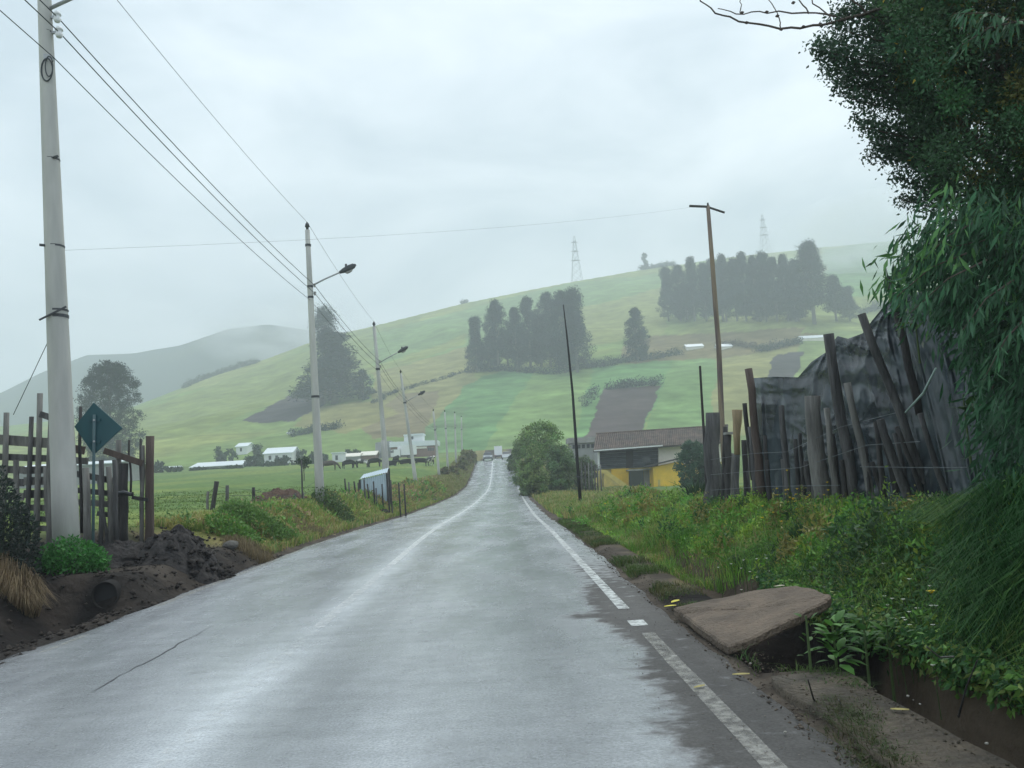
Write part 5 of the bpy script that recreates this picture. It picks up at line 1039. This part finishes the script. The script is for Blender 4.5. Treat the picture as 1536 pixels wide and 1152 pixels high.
grass_zone('ditch_grass', 'dry and green tufts at the near edge of the concrete lip', 1800, lambda n: ((lambda Y: (np.interp(Y, [4.2, 5.2], [1.78, 2.02]) + .09 * rng.normal(size=n), Y))(rng.uniform(4.1, 5.3, n))), .03, .12, [(.05, .08, .025), (.09, .085, .04), (.06, .09, .03)], .006, .8)
grass_zone('ditch_grass', 'green sprouts along the broken slab edge', 1200, lambda n: ((lambda Y: (2.0 + .12 * rng.normal(size=n) + (6.6 - Y) * .25, Y))(rng.uniform(5.4, 6.7, n))), .04, .14, [(.05, .11, .03), (.07, .12, .03)], .006, .8)
grass_zone('bank_grass', 'long dark green grass draping over the near right bank', 34000, zone(lambda Y: np.interp(Y, [2.6, 6.2, 7.2, 9], [3.25, 3.3, 3.9, 4.8]), lambda Y: 6.0 + 0 * Y, 2.6, 9, 1), .35, .8, [(.035, .12, .03), (.07, .18, .04), (.12, .24, .045), (.04, .12, .03), (.17, .24, .06), (.03, .095, .035)], .009, .34, (-.5, -.12), .75)
grass_zone('bank_grass', 'grass and clover hanging over the ditch wall behind the slab', 14000, zone(lambda Y: 3.2 + 0 * Y, lambda Y: 4.4 + 0 * Y, 5.6, 12, 1), .12, .36, [(.045, .11, .028), (.07, .15, .033), (.11, .18, .04), (.04, .09, .03)], .008, .45, (-.3, -.1), .6)
grass_zone('verge_grass', 'straw and green grass on the left verge under the poles', 42000, zone(lambda Y: xoff(Y) + XL - 3.2, lambda Y: xoff(Y) + XL - .28, 18.5, 75, 1.4), .12, .5, [(.22, .31, .07), (.29, .35, .08), (.42, .35, .16), (.36, .32, .12), (.17, .28, .07)], .012, .35)
grass_zone('verge_grass', 'olive grass on the far left verge toward the crest', 16000, zone(lambda Y: xoff(Y) + XL - 3.5, lambda Y: xoff(Y) + XL - .3, 70, 150, 1), .25, .6, [(.22, .26, .075), (.30, .27, .115), (.24, .26, .09)], .012, .35)
grass_zone('pasture_grass', 'short bright pasture grass behind the fence', 36000, zone(lambda Y: -6.8 - Y * .55, lambda Y: xoff(Y) - 7.4, 17, 60, 1.3), .05, .16, [(.12, .195, .055), (.16, .22, .06), (.11, .18, .055)], .012, .5)
# leafy clumps
def weeds(label, ncl, sampler, cols, per=70, leaf=.07, h=.35, r=.22, seed=3):
    g = np.random.default_rng(seed); X, Y = sampler(ncl); n = ncl * per; idx = np.repeat(np.arange(ncl), per); hh = h * (.45 + .9 * g.random(ncl)); rr = r * (.5 + g.random(ncl)); sc = np.maximum(1, np.hypot(X, Y) / 16)
    d = unit(g.normal(size=(n, 3))); px = X[idx] + d[:, 0] * (rr * sc)[idx] * g.random(n) ** .5; py = Y[idx] + d[:, 1] * (rr * sc)[idx] * g.random(n) ** .5
    pz = Z(px, py) + hh[idx] * g.random(n) ** .7 * (1 - .5 * np.hypot(d[:, 0], d[:, 1])); cl = np.array(cols)[g.integers(0, len(cols), ncl)][idx] * (1 + .35 * (g.random((n, 1)) * 2 - 1))
    L = (leaf * sc * (.6 + .8 * g.random(ncl)))[idx] * (.6 + .8 * g.random(n)); V, Fc, C = leaves(np.stack([px, py, pz], 1), g.normal(size=(n, 3)) * .7 + np.array([0, 0, .5]) + d * .4, L, L * .4, cl)
    ok = np.repeat((Z(px, py) > -.1) & ((py > 12) | (px > 3.12) | (px < 1.9)), 1); ok = ok & (np.abs(px - xoff(py) + 1.74) > 3.2); Fc = Fc[np.tile(ok, 2)]
    return tag(mesh_np('weeds', V, Fc, C, m_leaf), label, 'weeds', kind='stuff')
weeds('tangled leafy weeds mixed through the right bank grass', 900, zone(lambda Y: xoff(Y) + XR + np.interp(Y, [7, 10.5, 13, 18, 30], [1.95, 1.9, 1.45, 1.1, .9]), lambda Y: xoff(Y) + np.interp(Y, [7, 18, 40], [5.2, 5.6, 9]), 6.2, 45, 1.4), [(.13, .33, .05), (.22, .42, .06), (.085, .22, .055), (.28, .42, .065), (.27, .35, .05), (.14, .31, .05)], 75, .06, .30, .26, seed=41)
weeds('tall irregular weed clumps standing above the right bank', 110, zone(lambda Y: xoff(Y) + XR + np.interp(Y, [8, 12, 18, 30], [2.3, 1.9, 1.3, 1.1]), lambda Y: xoff(Y) + np.interp(Y, [8, 18, 40], [4.3, 4.6, 7]), 8, 40, 1.2), [(.10, .25, .04), (.06, .15, .045), (.17, .28, .05), (.25, .24, .07), (.05, .11, .04)], 170, .065, .6, .2, 44)
grass_zone('tall_grass', 'tall straw and green seed stalks over the right bank', 5200, lambda n: (lambda X, Y: (np.where(fbm(X * 1.1 + 3, Y * 1.1) > .5, X, np.nan), Y))(*zone(lambda Y: xoff(Y) + XR + np.interp(Y, [7, 12, 18, 30], [2.1, 1.8, 1.2, 1.0]), lambda Y: xoff(Y) + np.interp(Y, [7, 18, 40], [5.0, 5.4, 9]), 7.5, 45, 1.3)(n)), .35, .7, [(.20, .27, .07), (.33, .28, .13), (.14, .24, .06)], .007, .3)
weeds('dark leafy weeds mixed through the near draped bank', 330, zone(lambda Y: 3.22 + 0 * Y, lambda Y: 4.5 + 0 * Y, 4.6, 10, 1), [(.045, .13, .04), (.08, .19, .04), (.12, .25, .05), (.16, .28, .055), (.06, .14, .045)], 90, .045, .34, .2, 42)
weeds('leafy weeds and docks along the left verge', 240, zone(lambda Y: xoff(Y) + XL - 3.0, lambda Y: xoff(Y) + XL - .5, 18.5, 80, 1.3), [(.15, .30, .06), (.24, .34, .075), (.33, .30, .10), (.34, .26, .13), (.10, .20, .06)], 50, .07, .35, .25, 43)
def leaf_clump(name, base, rx, ry, h, n, colr, label, leaf=.09, asp=.5, cat='plant', m=m_leaf, seed=1, stems=10, dirb=(0, 0, .4)):
    g = np.random.default_rng(seed); t = thing(name, base, label, cat); a = g.random(n) * 2 * math.pi; r = np.sqrt(g.random(n)); zz = g.random(n) ** .8
    X = base[0] + rx * r * np.cos(a); Y = base[1] + ry * r * np.sin(a); env = np.sqrt(np.clip(1 - .8 * r * r, 0.05, 1)); pts = np.stack([X, Y, Z(X, Y) + h * env * zz], 1)
    pts[:, 2] += .1 * h * (fbm(X * 5, Y * 5) - .47) * 4 * zz
    d = g.normal(size=(n, 3)) * .7 + np.stack([np.cos(a), np.sin(a), 0 * a], 1) * .5 + np.array(dirb); L = leaf * (.6 + .8 * g.random(n)); cc = np.asarray(colr) * (1 + .35 * (g.random((n, 1)) * 2 - 1)) * (1 + .1 * (g.random((n, 3)) * 2 - 1))
    V, Fc, C = leaves(pts, d, L, L * asp, cc); mesh_np('foliage', V, Fc, C, m, t); s = MB()
    for k in range(stems): q = Vector(pts[k]); s.tube([(base[0] + (q.x - base[0]) * .5, base[1] + (q.y - base[1]) * .5, gz(q.x, q.y) - .05), q], [.008, .004], 4)
    tag(s.build('stems', mat('green_stem', (.06, .10, .03), .7), t), kind='stuff'); return t
p = ground_at(110, 12.75); leaf_clump('weed_clump', p, .5, .35, .5, 2600, (.06, .22, .045), 'bright green leafy weeds at the foot of the concrete pole', .065, seed=3)
p = ground_at(388, 21); leaf_clump('weed_clump', p, .95, .7, .5, 4200, (.12, .23, .05), 'bright lime green weeds between soil heap and pasture fence', .075, seed=4)
p = ground_at(350, 19); leaf_clump('weed_clump', p, .6, .6, .4, 1200, (.11, .24, .04), 'lime weeds growing against the black soil heap', .09, seed=14)
p = ground_at(500, 30); leaf_clump('weed_clump', p, .7, .6, .8, 1800, (.09, .15, .05), 'dark leafy weed by the first street lamp pole', .09, seed=5)
p = ground_at(-12, 12.0); leaf_clump('bush', p, .62, .5, 1.25, 5600, (.028, .045, .034), 'dark bush at the left in front of the corral', .07, .35, 'bush', seed=6)
def tussock(base, r, h, n, cols, label, seed, bias=(0, 0), droop=.9, name='grass_tussock', wd=.007):
    g = np.random.default_rng(seed); a = g.random(n) * 2 * math.pi; rr = np.sqrt(g.random(n)) * r; X = base[0] + rr * np.cos(a); Y = base[1] + rr * np.sin(a); B = np.stack([X, Y, Z(X, Y) - .02], 1)
    ln = np.stack([np.cos(a) * rr / r * .5 + bias[0], np.sin(a) * rr / r * .5 + bias[1], 0 * a], 1) + g.normal(size=(n, 3)) * .15; ln[:, 2] = 0; cl = np.array(cols)[g.integers(0, len(cols), n)] * (1 + .25 * (g.random((n, 1)) * 2 - 1))
    V, Fc, C = blades(B, ln, h * (.6 + .6 * g.random(n)), wd, cl, droop); return tag(mesh_np(name, V, Fc, C, m_grass), label, 'grass')
p = ground_at(32, 11.6); tussock((p.x, p.y - .1), .26, .5, 1300, [(.20, .15, .085), (.15, .11, .065), (.24, .19, .11)], 'dry straw tussock below the dark bush on the left bank', 8, (.1, -.3), .8)
p = ground_at(372, 17.5); tussock((p.x, p.y), .45, .35, 900, [(.22, .17, .09), (.16, .13, .07)], 'straw coloured tussock beside the road below lime weeds', 9)
p = ground_at(455, 24); tussock((p.x, p.y), .5, .4, 800, [(.22, .18, .09), (.16, .14, .07)], 'straw tussock at road edge left of the lamp pole', 10)
p = ground_at(1044, 24); tussock((p.x, p.y), .3, .85, 90, [(.03, .06, .03), (.045, .08, .04)], 'dark spiky agave-like rosette below the stake fence', 11, (0, 0), .2, 'spiky_plant', .07)
# flowering weeds on the right bank
def flower_head(t, p, r, m, petals=10):
    mb = MB(); n = petals
    for k in range(n):
        a = 2 * math.pi * k / n; e = Vector((math.cos(a) * r, math.sin(a) * r * .9, r * .15)); s = Vector((-math.sin(a), math.cos(a), 0)) * r * .28; q = Vector(p); mb.add([q, q + e * .6 + s, q + e, q + e * .6 - s], [(0, 1, 2, 3)])
    o = mb.build('petals', m, t); MB().tube([Vector(p) - UP * r * .3, Vector(p) + UP * r * .1, Vector(p) + UP * r * .25], [r * .3, r * .42, r * .15], 8).build('flower_centre', m, t, True)
m_fy = mat('yellow_petal', (.75, .52, .02), .6, .1); m_fw = mat('white_petal', (.66, .68, .58), .7, .1); m_stem = mat('green_stem')
def flower(u_, v_, D, r, m, label, grp, name='flower', n=1):
    q = G(u_, v_, 4, 60); p = q.lerp(Vector((0, 0, CAMH)), .055) if D < 9 else P(u_, v_, D); D = p.y; g = min(max(gz(p.x, D), p.z - .35), p.z - .06); t = thing(name, (p.x, D, g), label, 'flower', grp)
    flower_head(t, p, r, m); MB().tube([(p.x + .03, D + .02, min(g, p.z - .05) - .03), (p.x + .01, D, (g + p.z) / 2), p], .004, 5).build('stem', m_stem, t)
flower(1397, 888, 6.2, .042, m_fy, 'single large yellow dandelion flower on the draped bank', None)
flower(1446, 737, 8.2, .028, m_fy, 'lone yellow flower below the broad leaves beside the fence end', None)
for i in range(34):
    uu = random.gauss(1205, 38); vv = random.gauss(748, 17); D = 11.6 + random.random() * 2; flower(uu, vv, D, .034, m_fy, 'yellow flower among the weeds in front of the stake fence', 'yellow flowers before the stake fence')
for i in range(12): flower(random.gauss(960, 34), random.gauss(772, 8), 24, .05, m_fy, 'small yellow flower in the verge weeds below the house', 'yellow flowers in the far verge')
for i in range(24):
    uu = random.gauss(1350, 24); vv = random.gauss(925, 30); flower(uu, vv, 6.3 + random.random() * .8, .02, m_fw, 'tiny white clover flower on bank over the ditch wall', 'white clover flowers over the ditch')
for i in range(10): flower(random.gauss(1112, 26), random.gauss(852, 12), 10.2, .02, m_fw, 'tiny white flower on bank above the earth cut', 'white flowers on the earth cut')
# ------------------------------------------------------------------ slab, ditch lip and litter
lip = []
ys_ = np.arange(1.2, 6.05, .18)
LV = []
for yy in ys_:
    a, b = xoff(yy) + 1.80 + .05 * (fbm(np.array([yy * 2.]), np.array([1.]))[0] - .47) * 3, xoff(yy) + 2.31 + .04 * (fbm(np.array([yy * 3.]), np.array([4.]))[0] - .47) * 3
    LV += [(a, yy, -.10), (a, yy, .006), ((a + b) / 2, yy, .016), (b, yy, .004), (b, yy, -.55)]
n5 = len(ys_); Fl = [(i * 5 + k, i * 5 + k + 1, i * 5 + 5 + k + 1, i * 5 + 5 + k) for i in range(n5 - 1) for k in range(4)]
lp_ = MB().add(LV, Fl + [(0, 1, 2, 3, 4), tuple((n5 - 1) * 5 + k for k in (4, 3, 2, 1, 0))]).build('ditch_lip', m_lip, None, True); tag(lp_, kind='structure')
sl_px = [(1010, 912, .03), (1022, 922, .0), (1060, 948, -.0), (1090, 969, -.01), (1112, 964, .02), (1150, 945, .10), (1200, 922, .20), (1238, 902, .27), (1246, 893, .30), (1225, 884, .28), (1195, 879, .25), (1150, 882, .2), (1100, 893, .12), (1050, 902, .06)]
def on_h(u, v, z): d = ray(u, v); k = (z - CAMH) / d.z; return Vector((d.x * k, d.y * k, z))
_pp = [on_h(a, b, c + .035) for a, b, c in sl_px]; tp = []
for q0, q1 in zip(_pp, _pp[1:] + _pp[:1]):
    for s in (0, .33, .66): tp.append(q0.lerp(q1, s) + Vector((random.uniform(-.014, .014), random.uniform(-.014, .014), random.uniform(-.006, .006))))
cen = sum(tp, Vector()) / len(tp); n = len(tp)
sb = MB(); rings = [(.985, -.075), (1.0, -.06), (1.0, -.012), (.975, .004), (.6, .012), (.25, .006)]; 
for f_, dz in rings: sb.v += [tuple(cen.lerp(q, f_) + UP * (dz + (random.uniform(-.006, .006) if f_ < .9 else 0))) for q in tp]
sb.v.append(tuple(cen)); sb.v.append(tuple(cen - UP * .075))
for L_ in range(len(rings) - 1): sb.f += [(L_ * n + i, L_ * n + (i + 1) % n, (L_ + 1) * n + (i + 1) % n, (L_ + 1) * n + i) for i in range(n)]
sb.f += [((len(rings) - 1) * n + i, (len(rings) - 1) * n + (i + 1) % n, len(sb.v) - 2) for i in range(n)] + [((i + 1) % n, i, len(sb.v) - 1) for i in range(n)]
tag(sb.build('concrete_slab', m_slab, None, False), 'tilted brown concrete slab bridging the roadside ditch', 'slab')
# broadleaf plants in the ditch beside the slab
def broad_plant(u_, v_, D, n, Lf, colr, label, seed, asp=.42):
    g = np.random.default_rng(seed); b = P(u_, v_, D); t = thing('broadleaf_plant', b, label, 'plant')
    for k in range(n):
        a = g.random() * 2 * math.pi; el = g.uniform(.1, 1.0); d = Vector((math.cos(a) * math.cos(el), math.sin(a) * math.cos(el), math.sin(el))); L = Lf * g.uniform(.6, 1.2); s = d.cross(UP).normalized() * L * asp / 2; st_ = b + UP * g.uniform(.0, .28) + d * .05
        q = [st_ + d * L * f - UP * L * .35 * f * f for f in (0, .3, .65, 1)]; up = d.cross(s).normalized() * (L * .03)
        vs = [q[0], q[1] + s, q[2] + s * .85, q[3], q[2] - s * .85, q[1] - s, q[1] - up, q[2] - up]; V = np.array([tuple(p_) for p_ in vs]); Fc = np.array([(0, 1, 6), (1, 2, 7), (1, 7, 6), (2, 3, 7), (7, 3, 4), (6, 7, 4), (6, 4, 5), (0, 6, 5)])
        mesh_np('leaf', V, Fc, np.tile(np.array(colr) * g.uniform(.7, 1.3), (8, 1)), m_leaf, t, smooth=True)
    MB().tube([b - UP * .35, b + UP * .3], [.014, .007], 6).build('stem', m_stem, t)
broad_plant(1255, 1000, 6.05, 46, .16, (.09, .22, .045), 'bright broad-leaved plant growing from the ditch beside the slab', 31)
broad_plant(1300, 985, 6.5, 30, .15, (.055, .15, .035), 'dark green dock plant leaning from the ditch wall', 36)
broad_plant(1335, 985, 6.6, 24, .14, (.07, .17, .035), 'leafy dock hanging low over the ditch wall', 37)
broad_plant(1215, 990, 5.9, 9, .10, (.06, .14, .03), 'small bright sprout at the slab corner', 32)
broad_plant(1375, 500, 9.4, 16, .16, (.09, .17, .03), 'lime green leaf cluster before the tarp', 33, .5)
broad_plant(1450, 640, 7.6, 10, .20, (.04, .10, .025), 'broad-leaved weed at the end of the stake fence', 34, .5)
broad_plant(1425, 915, G(1425, 925).y - .1, 9, .12, (.06, .15, .03), 'serrated light green weed beside the dandelion', 35, .3)
m_litter = mat('pale_leaf', (.34, .29, .10), .7, .3); m_lit2 = mat('cream_leaf', (.40, .38, .28), .7, .15)
def litter(u_, v_, z, L, ang, m, label, grp=None):
    L = L * .75; p = on_h(u_, v_, z); mb = MB(); d = Vector((math.cos(ang), math.sin(ang), 0)); s = Vector((-d.y, d.x, 0)); rows = []
    for f, w_ in ((-.5, .03), (-.2, .34), (.15, .38), (.5, .04)): c_ = p + d * L * f + s * L * .25 * (f * f) + UP * (.008 + .05 * L * (1 - 4 * f * f) + .03 * L); rows.append((c_ - s * L * w_ / 2 - UP * .006, c_, c_ + s * L * w_ / 2 - UP * .006))
    mb.v = [tuple(q) for r in rows for q in r]; mb.f = [(i * 3 + k, i * 3 + k + 1, i * 3 + 4 + k, i * 3 + 3 + k) for i in range(3) for k in (0, 1)]
    tag(mb.build('fallen_leaf', m, None, True), label, 'leaf', grp)
litter(1112, 1013, .0, .16, -.1, m_litter, 'curled yellow leaf on the asphalt beside the edge line'); litter(1050, 1031, .0, .13, .5, m_litter, 'faded yellow leaf lying on the worn edge line')
litter(1350, 1066, .02, .13, -.4, m_litter, 'brownish yellow leaf in tufts on the ditch lip'); litter(1170, 880, .30, .14, .2, m_lit2, 'pale leaf resting on the far edge of the concrete slab')
litter(1014, 903, .03, .24, .9, mat('bright_litter', (.62, .55, .05), .6), 'crumpled bright yellow leaf by the slab corner'); litter(1006, 910, .02, .18, .2, mat('bright_litter'), 'second yellow scrap beside the crumpled yellow leaf')
for i, (a, b) in enumerate([(1070, 1003), (1090, 994), (1178, 1098), (1400, 1146), (1438, 1140), (1126, 995), (1370, 1050), (1380, 1056), (1362, 1044), (1078, 937), (1130, 1040), (1480, 1115)]): rock(on_h(a, b, .006), .004 + .003 * (i % 3), 'tiny pale pebble scattered by the ditch lip', mat('pebble', (.26, .25, .22), .8), 'pebble', 'pebbles beside the ditch lip', .7, 'pebble')
for (pts_, lb) in (([(1212, 1020), (1220, 1048), (1234, 1070)], 'bent dry stalk rising from the ditch lip'), ([(1258, 1050), (1264, 1060), (1285, 1066)], 'curled dry stalk lying on the ditch lip'), ([(1466, 990), (1450, 1030), (1438, 1075)], 'dark dry stem leaning against the ditch wall'), ([(1390, 970), (1410, 986), (1430, 985)], 'pale curved straw hanging at the ditch wall')):
    tag(MB().tube([P(a, b, 4.9 + .3 * i) for i, (a, b) in enumerate(pts_)], [.004, .006, .008], 5).build('dry_stalk', m_woodd if 'dark' in lb or 'bent' in lb else m_woodp), lb, 'stalk')
# ------------------------------------------------------------------ low cloud caught on the hill tops
def mist(u, v, D, rx, ry, rz, dens, label, seed=0.0):
    import bmesh
    c = P(u, v, D); me = bpy.data.meshes.new('mist_bank'); bm = bmesh.new(); bmesh.ops.create_icosphere(bm, subdivisions=3, radius=1); bm.to_mesh(me); bm.free()
    o = bpy.data.objects.new('mist_bank', me); col.objects.link(o); o.location = c; o.scale = (rx, ry, rz)
    m = bpy.data.materials.new('mist'); m.use_nodes = True; nt = m.node_tree; nt.nodes.clear()
    tc = N(nt, 'ShaderNodeTexCoord'); ln = N(nt, 'ShaderNodeVectorMath', operation='LENGTH'); link(nt, tc.outputs['Object'], ln.inputs[0])
    fo = N(nt, 'ShaderNodeMapRange'); fo.inputs['From Min'].default_value = 1.0; fo.inputs['From Max'].default_value = .15; fo.inputs['To Max'].default_value = 1; link(nt, ln.outputs['Value'], fo.inputs['Value'])
    no = N(nt, 'ShaderNodeTexNoise'); no.inputs['Scale'].default_value = 2.2; no.inputs['Detail'].default_value = 3; ad = N(nt, 'ShaderNodeVectorMath', operation='ADD'); ad.inputs[1].default_value = (seed, seed, 0); link(nt, tc.outputs['Object'], ad.inputs[0]); link(nt, ad.outputs[0], no.inputs['Vector'])
    mr = N(nt, 'ShaderNodeMapRange'); mr.inputs['From Min'].default_value = .42; mr.inputs['From Max'].default_value = .65; link(nt, no.outputs['Fac'], mr.inputs['Value'])
    mu = N(nt, 'ShaderNodeMath', operation='MULTIPLY'); link(nt, fo.outputs[0], mu.inputs[0]); link(nt, mr.outputs[0], mu.inputs[1]); m2 = N(nt, 'ShaderNodeMath', operation='MULTIPLY'); m2.inputs[1].default_value = dens; link(nt, mu.outputs[0], m2.inputs[0])
    pv = N(nt, 'ShaderNodeVolumePrincipled'); pv.inputs['Color'].default_value = (.95, .98, 1, 1); link(nt, m2.outputs[0], pv.inputs['Density']); ou = N(nt, 'ShaderNodeOutputMaterial'); link(nt, pv.outputs[0], ou.inputs['Volume']); me.materials.append(m)
    m.cycles.volume_step_rate = 8
    return tag(o, label, 'mist', kind='stuff')
mist(425, 497, 900, 105, 80, 48, .035, 'pale mist hiding the top of the far left hills', 1.3)
mist(1350, 385, 640, 120, 90, 55, .07, 'thin cloud brushing the ridge behind the large tree', 4.1)
# ------------------------------------------------------------------ loose clods and gravel
def clods(name, label, X, Y, smin, smax, base, seed, zoff=0.0, zfun=None):
    g = np.random.default_rng(seed); n = len(X); s = smin * (smax / smin) ** (g.random(n) ** 1.8)
    oc = np.array([(1, 0, 0), (0, 1, 0), (-1, 0, 0), (0, -1, 0), (0, 0, 1), (0, 0, -1)], float); fc = np.array([(0, 1, 4), (1, 2, 4), (2, 3, 4), (3, 0, 4), (1, 0, 5), (2, 1, 5), (3, 2, 5), (0, 3, 5)])
    v = oc[None] * (.6 + .7 * g.random((n, 6, 1))) + g.normal(size=(n, 6, 3)) * .18; a = g.random(n) * 6.28; c_, s_ = np.cos(a)[:, None], np.sin(a)[:, None]
    v = np.stack([v[..., 0] * c_ - v[..., 1] * s_, v[..., 0] * s_ + v[..., 1] * c_, v[..., 2] * .65], -1) * s[:, None, None]
    zz = (zfun or Z)(X, Y); v += np.stack([X, Y, zz + s * .25 + zoff], -1)[:, None]
    V = v.reshape(-1, 3); Fc = (np.arange(n)[:, None, None] * 6 + fc[None]).reshape(-1, 3); cc = np.repeat(np.asarray(base) * (1 + .45 * (g.random((n, 1)) * 2 - 1)), 6, 0)
    return tag(mesh_np(name, V, Fc, cc, mat('clod', attr=True, var=.2, scale=20, rough=.9, spec=.2)), label, 'gravel', kind='stuff')
g = np.random.default_rng(77)
Yc = g.uniform(6, 19, 2600); Xc = XL - .1 - g.random(2600) ** 1.2 * 2.6; clods('soil_clods', 'dark soil crumbs and clods over the left bank', Xc, Yc, .012, .06, (.042, .035, .03), 1)
Yc = 2.8 + 20 * g.random(2600) ** 1.7; Xc = XR + .32 + g.random(2600) ** 1.0 * .42; clods('gravel', 'brown gravel crumbs along the right asphalt edge', Xc, Yc, .004, .018, (.085, .07, .055), 2, .0, lambda a, b: np.maximum(Z(a, b), -.02))
Yc = 3.2 + 10 * g.random(900) ** 1.5; Xc = g.uniform(.9, 1.7, 900); clods('gravel', 'tiny grit scattered over the dark asphalt shoulder', Xc, Yc, .002, .007, (.16, .14, .12), 3, .0, lambda a, b: 0 * a - .004)
Yc = g.uniform(3.0, 6.0, 500); Xc = 1.85 + g.random(500) * .45; clods('gravel', 'dirt crumbs and leaf bits on the concrete ditch lip', Xc, Yc, .004, .014, (.06, .05, .035), 4, .0, lambda a, b: 0 * a + .008)
p = ground_at(268, 14.6); a = g.random(260) * 6.28; r = np.sqrt(g.random(260)) * .9
clods('soil_clods', 'black lumps of soil on and around the heap', p.x + r * np.cos(a), p.y + r * np.sin(a) * .9, .03, .10, (.03, .026, .024), 5, 0, lambda X, Y: Z(X, Y) + .5 * np.cos(np.clip(np.hypot(X - p.x, (Y - p.y) / .9) / .95, 0, 1) * math.pi / 2) ** 1.15)
# weeds hanging over the concrete ditch wall
g = np.random.default_rng(91); nc = 240; per = 60; idx = np.repeat(np.arange(nc), per); yc = g.uniform(4.2, 10, nc); dz = g.random(nc) ** 1.6 * .32; n = nc * per
px = 3.16 - .10 * g.random(n) + .05 * g.normal(size=n); py = yc[idx] + g.normal(size=n) * .09; pz = .10 - dz[idx] * g.random(n) + g.normal(size=n) * .03
cl = np.array([(.06, .17, .045), (.10, .24, .05), (.15, .30, .06), (.05, .13, .045), (.20, .27, .07)])[g.integers(0, 5, nc)][idx] * (1 + .35 * (g.random((n, 1)) * 2 - 1)); L = .055 * (.6 + .9 * g.random(n))
V, Fc, C = leaves(np.stack([px, py, pz], 1), g.normal(size=(n, 3)) * .6 + np.array([-.5, -.2, -.5]), L, L * .42, cl); tag(mesh_np('weeds', V, Fc, C, m_leaf), 'leafy weeds hanging over the ditch wall', 'weeds', kind='stuff')
